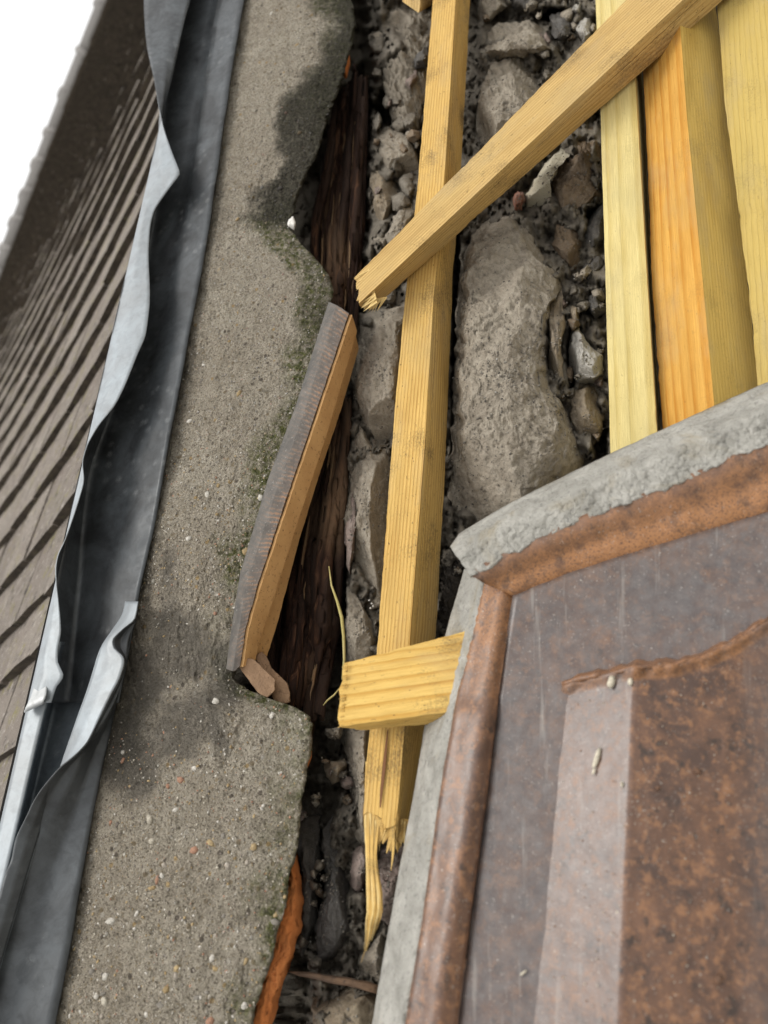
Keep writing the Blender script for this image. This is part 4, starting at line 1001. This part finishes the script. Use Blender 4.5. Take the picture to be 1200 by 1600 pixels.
for (a, b, c, d, h, cv) in [(604, 1262, 588, 1322, .0065, 3), (610, 1270, 598, 1318, .006, 2), (617, 1275, 604, 1333, .0035, 2), (613, 1280, 611, 1360, .0018, 3), (618, 1270, 610, 1330, .003, -1),
                            (622, 1280, 618, 1320, .003, 0), (628, 1282, 625, 1318, .004, 0), (635, 1280, 632, 1316, .004, 0), (640, 1285, 634, 1314, .002, 0), (626, 1285, 627, 1322, .0015, 0), (599, 1255, 585, 1316, .004, -2)]:
    sp(lb, W_BAT, a, b, c, d, .011 if a < 622 else 0.0, .008 if a < 622 else -.004, h, cv)
CRACK = M('split_dark').fin((0.16, 0.075, 0.035), 0.9)
splinter(lb, [(606, 1140, .0146), (603, 1170, .0147), (600, 1200, .0147), (596, 1235, .0146), (594, 1262, .0146)], [.0004, .0010, .0014, .0012, .0004], CRACK, 'split', 0.0004)

# diagonal batten
db = timber('batten', [(1300, -331), (561, 426)], [(1421, -331), (562, 473)], 0.052, 0.007, W_DIA,
            'loose straw coloured batten lying slantwise across the long batten, one end torn',
            [(1506, -331), (582, 484)], 0, 1, end1=0.006, seed=5, seg=190)
for k in range(44):
    t = random.random(); x0 = 566 + 14 * t; y0 = 426 + 56 * t
    sp(db, W_FRE, x0 + 10, y0 - 8, x0 - random.uniform(3, 15), y0 + random.uniform(2, 11), .046 + .004 * t, .046 + random.uniform(-.004, .003), random.uniform(.0003, .0011))
for k in range(20):
    t = random.random(); x0 = 575 + 22 * t; y0 = 478 - 4 * t
    sp(db, W_FRE, x0 + 8, y0 - 10, x0 - random.uniform(0, 8), y0 + random.uniform(2, 12), .04, .034, random.uniform(.0003, .0010))
# short batten
sb_ = timber('batten', [(538, 1035), (700, 992), (800, 966)], [(531, 1136), (680, 1116), (780, 1102)], 0.050, 0.004, W_SHO,
             'short bright yellow batten end crossing the long batten and running under the brown tile',
             [(572, 1141), (684, 1131), (786, 1118)], 0, 1, end0=0.003, seed=9, seg=60)
for k in range(26):
    t = random.random(); x0 = 538 - 7 * t; y0 = 1037 + 98 * t
    sp(sb_, W_SHO, x0 + 5, y0, x0 - random.uniform(1, 6), y0 + random.uniform(-2, 5), .0495, .049, random.uniform(.0003, .0007))
# stub at the top
timber('batten', [(632, -60), (630, -5), (628, 2)], [(660, -60), (656, 14), (654, 20)], 0.016, 0.0, W_DIA, 'cut stub of batten end tucked beside the long batten', [(680, -60), (676, 2), (674, 8)], 0, 1, seed=12, seg=20)
# boards at the right
timber('board', [(926, -90), (930, 0), (938, 180), (946, 450), (954, 740), (958, 830)], [(981, -90), (985, 0), (996, 180), (1012, 450), (1031, 740), (1036, 830)], 0.010, 0.0, W_PAL,
       'pale greenish yellow sawn board between the rubble stones and the orange timber', [(993, -90), (997, 0), (1007, 180), (1019, 450), (1036, 740), (1041, 830)], 0, 1, seed=14, cat='board')
timber('timber', [(992, -90), (997, 0), (1008, 180), (1018, 450), (1040, 740), (1046, 830)], [(1052, -90), (1060, 0), (1073, 180), (1099, 450), (1126, 740), (1134, 830)], 0.030, 0.034, W_ORA,
       'orange stained square timber with bright arris between pale and olive boards', [(1108, -90), (1118, 0), (1140, 180), (1170, 450), (1202, 740), (1210, 830)], 0, 1, seed=16, cat='timber', mat2=W_OL2)
timber('board', [(1112, -90), (1119, 0), (1134, 180), (1168, 450), (1198, 740), (1206, 830)], [(1300, -90), (1310, 0), (1330, 180), (1372, 450), (1412, 740), (1420, 830)], 0.024, 0.020, W_OLI,
       'wide olive yellow board with rough waney edge beside the orange timber', [(1320, -90), (1330, 0), (1350, 180), (1392, 450), (1432, 740), (1440, 830)], 0, 1, seed=18, cat='board')

# ------------------------------------------------------------------ clay tile standing on edge
ct = root('clay_tile', 'broken clay tile standing on edge with dark ribbed face and tan sides', 'tile', P(450, 780, -0.02))
A_ = [(517, 474), (467, 633), (423, 750), (380, 897), (366, 985), (358, 1046)]
A2 = [(528, 479), (478, 645), (432, 775), (387, 915), (374, 995), (366, 1050)]
B_ = [(546, 492), (493, 650), (441, 803), (401, 923), (384, 985), (375, 1042)]
C_ = [(554, 517), (507, 677), (463, 810), (412, 970), (400, 1005), (394, 1034)]
D_ = [(557, 545), (530, 637), (497, 735), (463, 845), (431, 970), (420, 1005), (412, 1028)]
def ribbon(name, rows, mat, parent, seg=90, sub=5, jag=0.0, rib=None, seed=0):
    """rows: list of (pixel polyline, w)"""
    def at(A, t):
        A = np.array(A, float); s = np.concatenate([[0], np.cumsum(np.hypot(*np.diff(A, axis=0).T))]); s /= s[-1]
        return np.array([np.interp(t, s, A[:, k]) for k in range(2)])
    V = []; gp = []; rb = []; nr = len(rows); nc = (nr - 1) * sub + 1
    for i in range(seg):
        t = i / (seg - 1)
        pts = [P(*at(a, t), w) for a, w in rows]
        for j in range(nc):
            k = min(j // sub, nr - 2); u = (j - k * sub) / sub
            p = pts[k].lerp(pts[k+1], u)
            p = p + NW * (0.0006 * fb(p, 160, seed, 3)) + UW * (jag * fb(p, 220, seed + 2, 3))
            V.append(p); gp.append((j * .003, 0, t * 0.38)); rb.append((rib[k] * (1 - u) + rib[k+1] * u) if rib else 0)
    o = mk(name, V, gridfaces(seg, nc), mat, parent, True, {'gp': ('FLOAT_VECTOR', gp), 'rib': ('FLOAT', rb)}, solid=0.003, solid_off=-1)
    m = o.modifiers.new('es', 'EDGE_SPLIT'); m.split_angle = math.radians(22); return o
ribbon('glazed_face', [(A_, -0.002), (A_, 0.009), (A2, 0.0145), (B_, 0.0125)], ENGOBE, ct, rib=[0, 0, 0.25, 1.0], seed=1, jag=0.0004)
Bn = [(x + 0.5, y) for x, y in B_]
ribbon('tile_edge', [(Bn, 0.0125), (C_, -0.010)], CLAY, ct, seed=2, jag=0.0003)
Cn = [(x - 3, y + 1) for x, y in C_]
ribbon('tile_rebate', [(C_, -0.0105), (Cn, -0.020), (D_, -0.040)], CLAY, ct, seed=3, jag=0.0003)
def slab(name, poly, wb, wf, mat, parent, tx=0.0, ty=0.0, seed=0):
    b = smoothpoly(poly, 44); c = b.mean(0); V = []
    for (sc, w) in ((0.97, wb), (1.0, wb + 0.002), (1.0, wf - 0.0012), (0.965, wf), (0.6, wf), (0.25, wf)):
        for q in b:
            x, y = c + (q - c) * sc; x += 0.8 * fb((x * .1, y * .1, seed), 1, 2, 3)
            p = P(x, y, w + tx * (x - c[0]) + ty * (y - c[1])); V.append(p + NW * 0.0012 * fb(p, 130, seed, 3) + UW * 0.0008 * fb(p, 160, seed + 3, 3))
    f = gridfaces(6, 44, True) + [tuple(range(44)), tuple(5 * 44 + k for k in range(44))]
    o = mk(name, V, f, mat, parent); m = o.modifiers.new('es', 'EDGE_SPLIT'); m.split_angle = math.radians(35); return o
slab('tile_foot', [(372, 1040), (384, 1028), (397, 1030), (430, 1062), (431, 1078), (418, 1090), (404, 1084)], -0.03, 0.004, CLAYB, ct, -0.00020, 0.0, 1)
slab('tile_foot', [(396, 1026), (408, 1018), (416, 1024), (424, 1044), (450, 1068), (454, 1098), (430, 1102), (420, 1070)], -0.055, -0.018, CLAYB, ct, -0.0001, 0, 2)
# orange broken tile lower down
bt = lump('broken_tile', [(464, 1330), (473, 1400), (472, 1445), (462, 1475), (440, 1540), (420, 1620), (395, 1690), (345, 1690), (385, 1590), (405, 1530), (430, 1440), (450, 1370)], -0.06, -0.014, CLAYO, None, n=120, rings=24, rough=0.007, fs=60, pw=5, jit=3, seed=41)
tag(bt, 'bright orange broken clay tile edge under the lower mortar band', 'tile')
bt2 = lump('tile_chip', [(482, 1152), (488, 1160), (487, 1185), (481, 1200), (477, 1180)], -0.03, -0.010, CLAYO, None, n=30, rings=7, rough=0.002, seed=42)
tag(bt2, 'tiny orange clay chip stuck under the mossy mortar corner', 'tile chip')
bt3 = lump('tile_chip', [(538, 75), (546, 82), (547, 100), (540, 122), (532, 118), (536, 95)], -0.045, -0.02, CLAYO, None, n=30, rings=7, rough=0.002, seed=43)
tag(bt3, 'small orange clay chip at the dark top of the gap', 'tile chip')

# ------------------------------------------------------------------ brown interlocking tile
tl = root('interlocking_tile', 'large brown glazed roof tile with raised rib and mortar along its edges', 'tile', P(950, 1250, 0.04))
WB = 0.056
def tgrid(name, f, nu, nv, mat, rimf=None, solid=0.010, rough=0.0, seed=0):
    V = []; rm = []; fm = []; gq = []
    for i in range(nv):
        for j in range(nu):
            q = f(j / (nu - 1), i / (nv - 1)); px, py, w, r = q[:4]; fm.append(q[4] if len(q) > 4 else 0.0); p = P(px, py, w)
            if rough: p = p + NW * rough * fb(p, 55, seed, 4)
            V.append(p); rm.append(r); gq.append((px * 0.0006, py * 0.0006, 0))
    return mk(name, V, gridfaces(nv, nu), mat, tl, True, {'gq': ('FLOAT_VECTOR', gq), 'rim': ('FLOAT', rm), 'sky_sheen': ('FLOAT', fm)}, solid=solid, solid_off=0)
def ic(A, y, k=0): return float(pch([y], [(q[0], q[1], 0) for q in A], 0)[0])
rollR = [(803, 930), (783, 1060), (760, 1250), (735, 1450), (716, 1600), (704, 1700)]
rollC = [(786, 918), (764, 1060), (735, 1250), (702, 1450), (680, 1600), (666, 1700)]
rollL = [(764, 906), (742, 1010), (716, 1110), (692, 1250), (664, 1450), (640, 1600), (625, 1700)]
outL = [(724, 905), (697, 1000), (668, 1130), (655, 1210), (620, 1400), (585, 1600), (568, 1700)]
rimB = [(803, 930), (900, 893), (1000, 862), (1100, 832), (1200, 802), (1400, 745)]
rimT = [(732, 898), (800, 858), (930, 800), (1040, 760), (1200, 690), (1400, 600)]
topO = [(706, 856), (720, 836), (800, 788), (950, 714), (1100, 645), (1200, 600), (1400, 512)]
def ix(A, x): return float(np.interp(x, [q[0] for q in A], [q[1] for q in A]))
def pan(u, v):
    # u across (left to right), v down
    x1 = 1400; yl = 930 + 770 * v
    xl = ic(rollR, yl); 
    px = xl + (x1 - xl) * u
    ytop = ix(rimB, 803 + (1400 - 803) * u); py = ytop + (1700 - ytop) * v
    d = max(0, 1 - v * 9)
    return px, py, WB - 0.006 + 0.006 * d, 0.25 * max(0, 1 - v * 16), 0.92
tgrid('tile_pan', pan, 60, 60, BROWN, rough=0.0003, seed=1)
def rim(u, v):
    a = at_poly(rimT, u); b = at_poly(rimB, u)
    px = a[0] + (b[0] - a[0]) * v; py = a[1] + (b[1] - a[1]) * v
    w = 0.078 - 0.022 * (v ** 1.4)
    return px, py, w + 0.0012 * math.sin(v * 9), 0.15 + 0.6 * min(1, v * 1.6)
def at_poly(A, t):
    A = np.array(A, float); s = np.concatenate([[0], np.cumsum(np.hypot(*np.diff(A, axis=0).T))]); s /= s[-1]
    return (float(np.interp(t, s, A[:, 0])), float(np.interp(t, s, A[:, 1])))
tgrid('top_rim', rim, 90, 16, BROWN, rough=0.0012, seed=2, solid=0.006)
def roll(u, v):
    y = 905 + 795 * v
    cs = [ic(rollL, y) - 16 * max(0, 1 - abs(v - .12) * 6), ic(rollL, y), ic(rollC, y), ic(rollR, y)]; ws = [WB - 0.014, WB - 0.001, WB + 0.005, WB - 0.002]
    k = min(2, int(u * 3)); t = u * 3 - k
    t2 = t * t * (3 - 2 * t)
    step = 0.004 * (1 / (1 + math.exp(-(y - 1105) * 0.15)))
    return cs[k] + (cs[k+1] - cs[k]) * t, y, ws[k] + (ws[k+1] - ws[k]) * t2 + step * (1 if 0.3 < u < .95 else 0), max(0, 1.0 - v * 3.4) * 0.7 + 0.04
tgrid('side_roll', roll, 28, 90, BROWN, rough=0.0008, seed=3, solid=0.006)
# raised rib
rbL = [(880, 1070), (872, 1140), (860, 1250), (842, 1450), (826, 1600), (816, 1700)]
rbC = [(992, 1042), (988, 1120), (985, 1200), (976, 1400), (968, 1600), (964, 1700)]
rbR = [(1230, 950), (1225, 1040), (1220, 1200), (1222, 1400), (1226, 1600), (1230, 1700)]
etop = [(878, 1072), (900, 1064), (935, 1056), (960, 1050), (992, 1042), (1030, 1040), (1062, 1036), (1100, 1024), (1140, 1008), (1175, 985), (1200, 968), (1240, 940)]
def rib(u, v):
    k = 0 if u < 0.4 else 1
    t = u / 0.4 if k == 0 else (u - 0.4) / 0.6
    e = [rbL, rbC, rbR]
    y = 1040 + 660 * v
    a, b = ic(e[k], y), ic(e[k+1], y); px = a + (b - a) * t
    x0 = (880 + (992 - 880) * t) if k == 0 else (992 + (1230 - 992) * t)
    yt = ix(etop, x0); py = yt + (1700 - yt) * v
    px = x0 + (px - a - (b - a) * t) + (a + (b - a) * t - (ic(e[k], 1040) + (ic(e[k+1], 1040) - ic(e[k], 1040)) * t)) * 1.0
    ws = [WB - 0.0045, WB + 0.018, WB - 0.0045]
    w = ws[k] + (ws[k+1] - ws[k]) * t
    end = max(0, 1 - v * 90)
    jag = 0.004 * nz((x0 * .05, 0, 3), 1) if v < 0.02 else 0
    return px, py + (4 * nz((x0 * .08, 1, 0), 1) if v < .01 else 0), w + 0.005 * max(0, 1 - v * 40) + jag, (0.5 if v < 0.03 else 0.0), (0.5 if u < 0.4 else max(0.0, 0.85 * (u - 0.8) / 0.2))  # painted sky sheen: left slope and far right, none on the down-facing face
tgrid('raised_rib', rib, 71, 110, BROWN, rough=0.0003, seed=4, solid=0.003)
def ribend(u, v):
    x0 = 880 + (1230 - 880) * u; yt = ix(etop, x0)
    k = min(1, (x0 - 880) / 112) if x0 < 992 else 1 - (x0 - 992) / 238
    w = WB - 0.003 + 0.027 * k
    return x0 - 1, yt + (2 - 9 * v) * (1 + 0.9 * fb((x0 * .05, 0, 0), 1, 1, 3)), w * (1 - v) + (WB - 0.005) * v + (0.006 + 0.006 * fb((x0 * .04, 3, 0), 1, 1, 3)) * math.sin(v * 3.1), 0.3
tgrid('rib_end', ribend, 70, 6, BROWN, rough=0.002, seed=6, solid=0.002)
# mortar on the tile edges
def mtop(u, v):
    a = at_poly(topO, u); b = at_poly(rimT, min(1, u)); b = (b[0] + 3, b[1] + 4)
    px = a[0] + (b[0] - a[0]) * v; py = a[1] + (b[1] - a[1]) * v
    jag = 7 * fb((px * .03, py * .03, 1), 1, 3, 3) * v
    w = 0.035 + 0.045 * min(1, v * 2.2) ** 0.6 + 0.0016 * fb((px * .025, py * .025, 0), 1, 6, 4) + 0.0016 * fb((px * .12, py * .12, 0), 1, 6, 4)
    return px, py + jag, w, 0
o = tgrid('mortar_edge', mtop, 260, 40, LMORT, rough=0.0012, seed=11, solid=0.004)
def mside(u, v):
    y = 890 + 810 * v
    a = ic(outL, y); b = ic(rollL, y) + 3
    px = a + (b - a) * u + 6 * fb((u * 3, y * .02, 2), 1, 3, 3) * (u if v < .3 else u * .6)
    w = 0.014 + (WB - 0.002 - 0.014) * min(1, u * 1.25) ** 0.75 + 0.0015 * fb((px * .02, y * .02, 0), 1, 9, 4) + 0.0015 * fb((px * .12, y * .12, 0), 1, 9, 4)
    return px, y, w, 0
tgrid('mortar_edge', mside, 40, 260, LMORT, rough=0.001, seed=12, solid=0.004)
# drips of pale lime and grit on the tile
items = []
for (px, py, a, b, an) in [(838, 935, .0012, .005, 1.3), (832, 955, .001, .003, 1.2), (932, 1185, .0022, .009, 1.25), (928, 1205, .0012, .003, 1.3), (955, 1065, .003, .006, 1.2), (985, 1065, .002, .0035, 1.5), (972, 1226, .0022, .0013, 0), (818, 1520, .001, .0032, .7), (955, 1555, .0024, .004, 1.2), (952, 1590, .002, .004, 1.2), (770, 857, .0022, .0016, 0), (965, 1425, .0012, .0012, 0)]:
    w = WB + 0.001 + (0.011 + 0.009 * (px - 930) / 60 if px > 870 and py > 1060 else 0) + (0.018 if py < 900 else 0)
    rot = FR @ Matrix.Rotation(an - 1.57, 3, 'Z')
    items.append((P(px, py, w), (a, b, 0.0008), rot, (0.62, 0.56, 0.44)))
for k in range(420):
    px = random.uniform(760, 1200); py = random.uniform(900, 1600)
    if px < ic(rollR, py) + 4 or py < ix(rimB, px) + 5: continue
    w = WB - 0.0035
    if px > ic(rbL, py) and py > ix(etop, px) + 4:
        t = (px - ic(rbL, py)) / (ic(rbC, py) - ic(rbL, py))
        w = WB - .003 + .025 * t if t < 1 else WB + .022 - .026 * (px - ic(rbC, py)) / (ic(rbR, py) - ic(rbC, py))
    r = random.uniform(.0002, .0006)
    items.append((P(px, py, w + .0002), (r, r * 1.3, r * .6), rrot(), random.choice([(0.5, 0.46, 0.38), (0.35, 0.28, 0.2), (0.4, 0.38, 0.34), (0.28, 0.15, 0.08)])))
for (px, py, r) in [(1122, 1530, .004), (1090, 1205, .003), (1028, 1232, .0022)]:
    t = (px - ic(rbC, py)) / (ic(rbR, py) - ic(rbC, py))
    items.append((P(px, py, WB + .022 - .026 * t + .0008), (r, r * .8, r * .5), rrot(), (0.14, 0.075, 0.045)))
blobs('lime_specks', items, COLM, tl)

# ------------------------------------------------------------------ small things
def tube(name, pts, rad, mat, seg=6):
    Vs = [P(*p) for p in pts]; V = []
    for i, p in enumerate(Vs):
        t = (Vs[min(i+1, len(Vs)-1)] - Vs[max(i-1, 0)]).normalized(); s = t.cross(NW).normalized(); nn = s.cross(t)
        for k in range(seg):
            a = 2 * math.pi * k / seg; V.append(p + (s * math.cos(a) + nn * math.sin(a)) * rad[i])
    f = gridfaces(len(Vs), seg, True) + [tuple(range(seg)), tuple((len(Vs)-1)*seg + k for k in range(seg))]
    return mk(name, V, f, mat)
s1 = tube('dry_stem', [(514, 885, -.020), (518, 915, -.018), (527, 940, -.016), (534, 965, -.015), (537, 995, -.016), (538, 1030, -.02), (535, 1062, -.028)], [.0006, .0010, .0014, .0018, .0016, .0014, .001], STEM)
tag(s1, 'thin bent dry yellow plant stem rising beside the short batten end', 'stem')
s2 = tube('dry_stem', [(505, 1102, -.035), (512, 1094, -.033), (522, 1086, -.03), (530, 1076, -.03)], [.0006, .0009, .0009, .0006], STEM)
tag(s2, 'tiny pale straw fragment low in the gap under the dry stem', 'stem')
ns = lump('rusty_strip', [(445, 1516), (470, 1517), (520, 1524), (570, 1532), (598, 1540), (596, 1555), (560, 1545), (510, 1535), (470, 1526)], -0.034, -0.022, RUST, None, n=60, rings=8, rough=0.002, seed=51, cen=(520, 1530))
tag(ns, 'rusty flat metal strip poking across the bottom of the gap', 'metal strip')
items = []
for (px, py) in [(577, 938), (581, 943), (579, 950), (583, 947)]:
    items.append((P(px, py, -0.024), (.0013, .0010, .0009), rrot(), (0.55, 0.54, 0.5)))
o = blobs('lime_crumbs', items, COLM, rub)
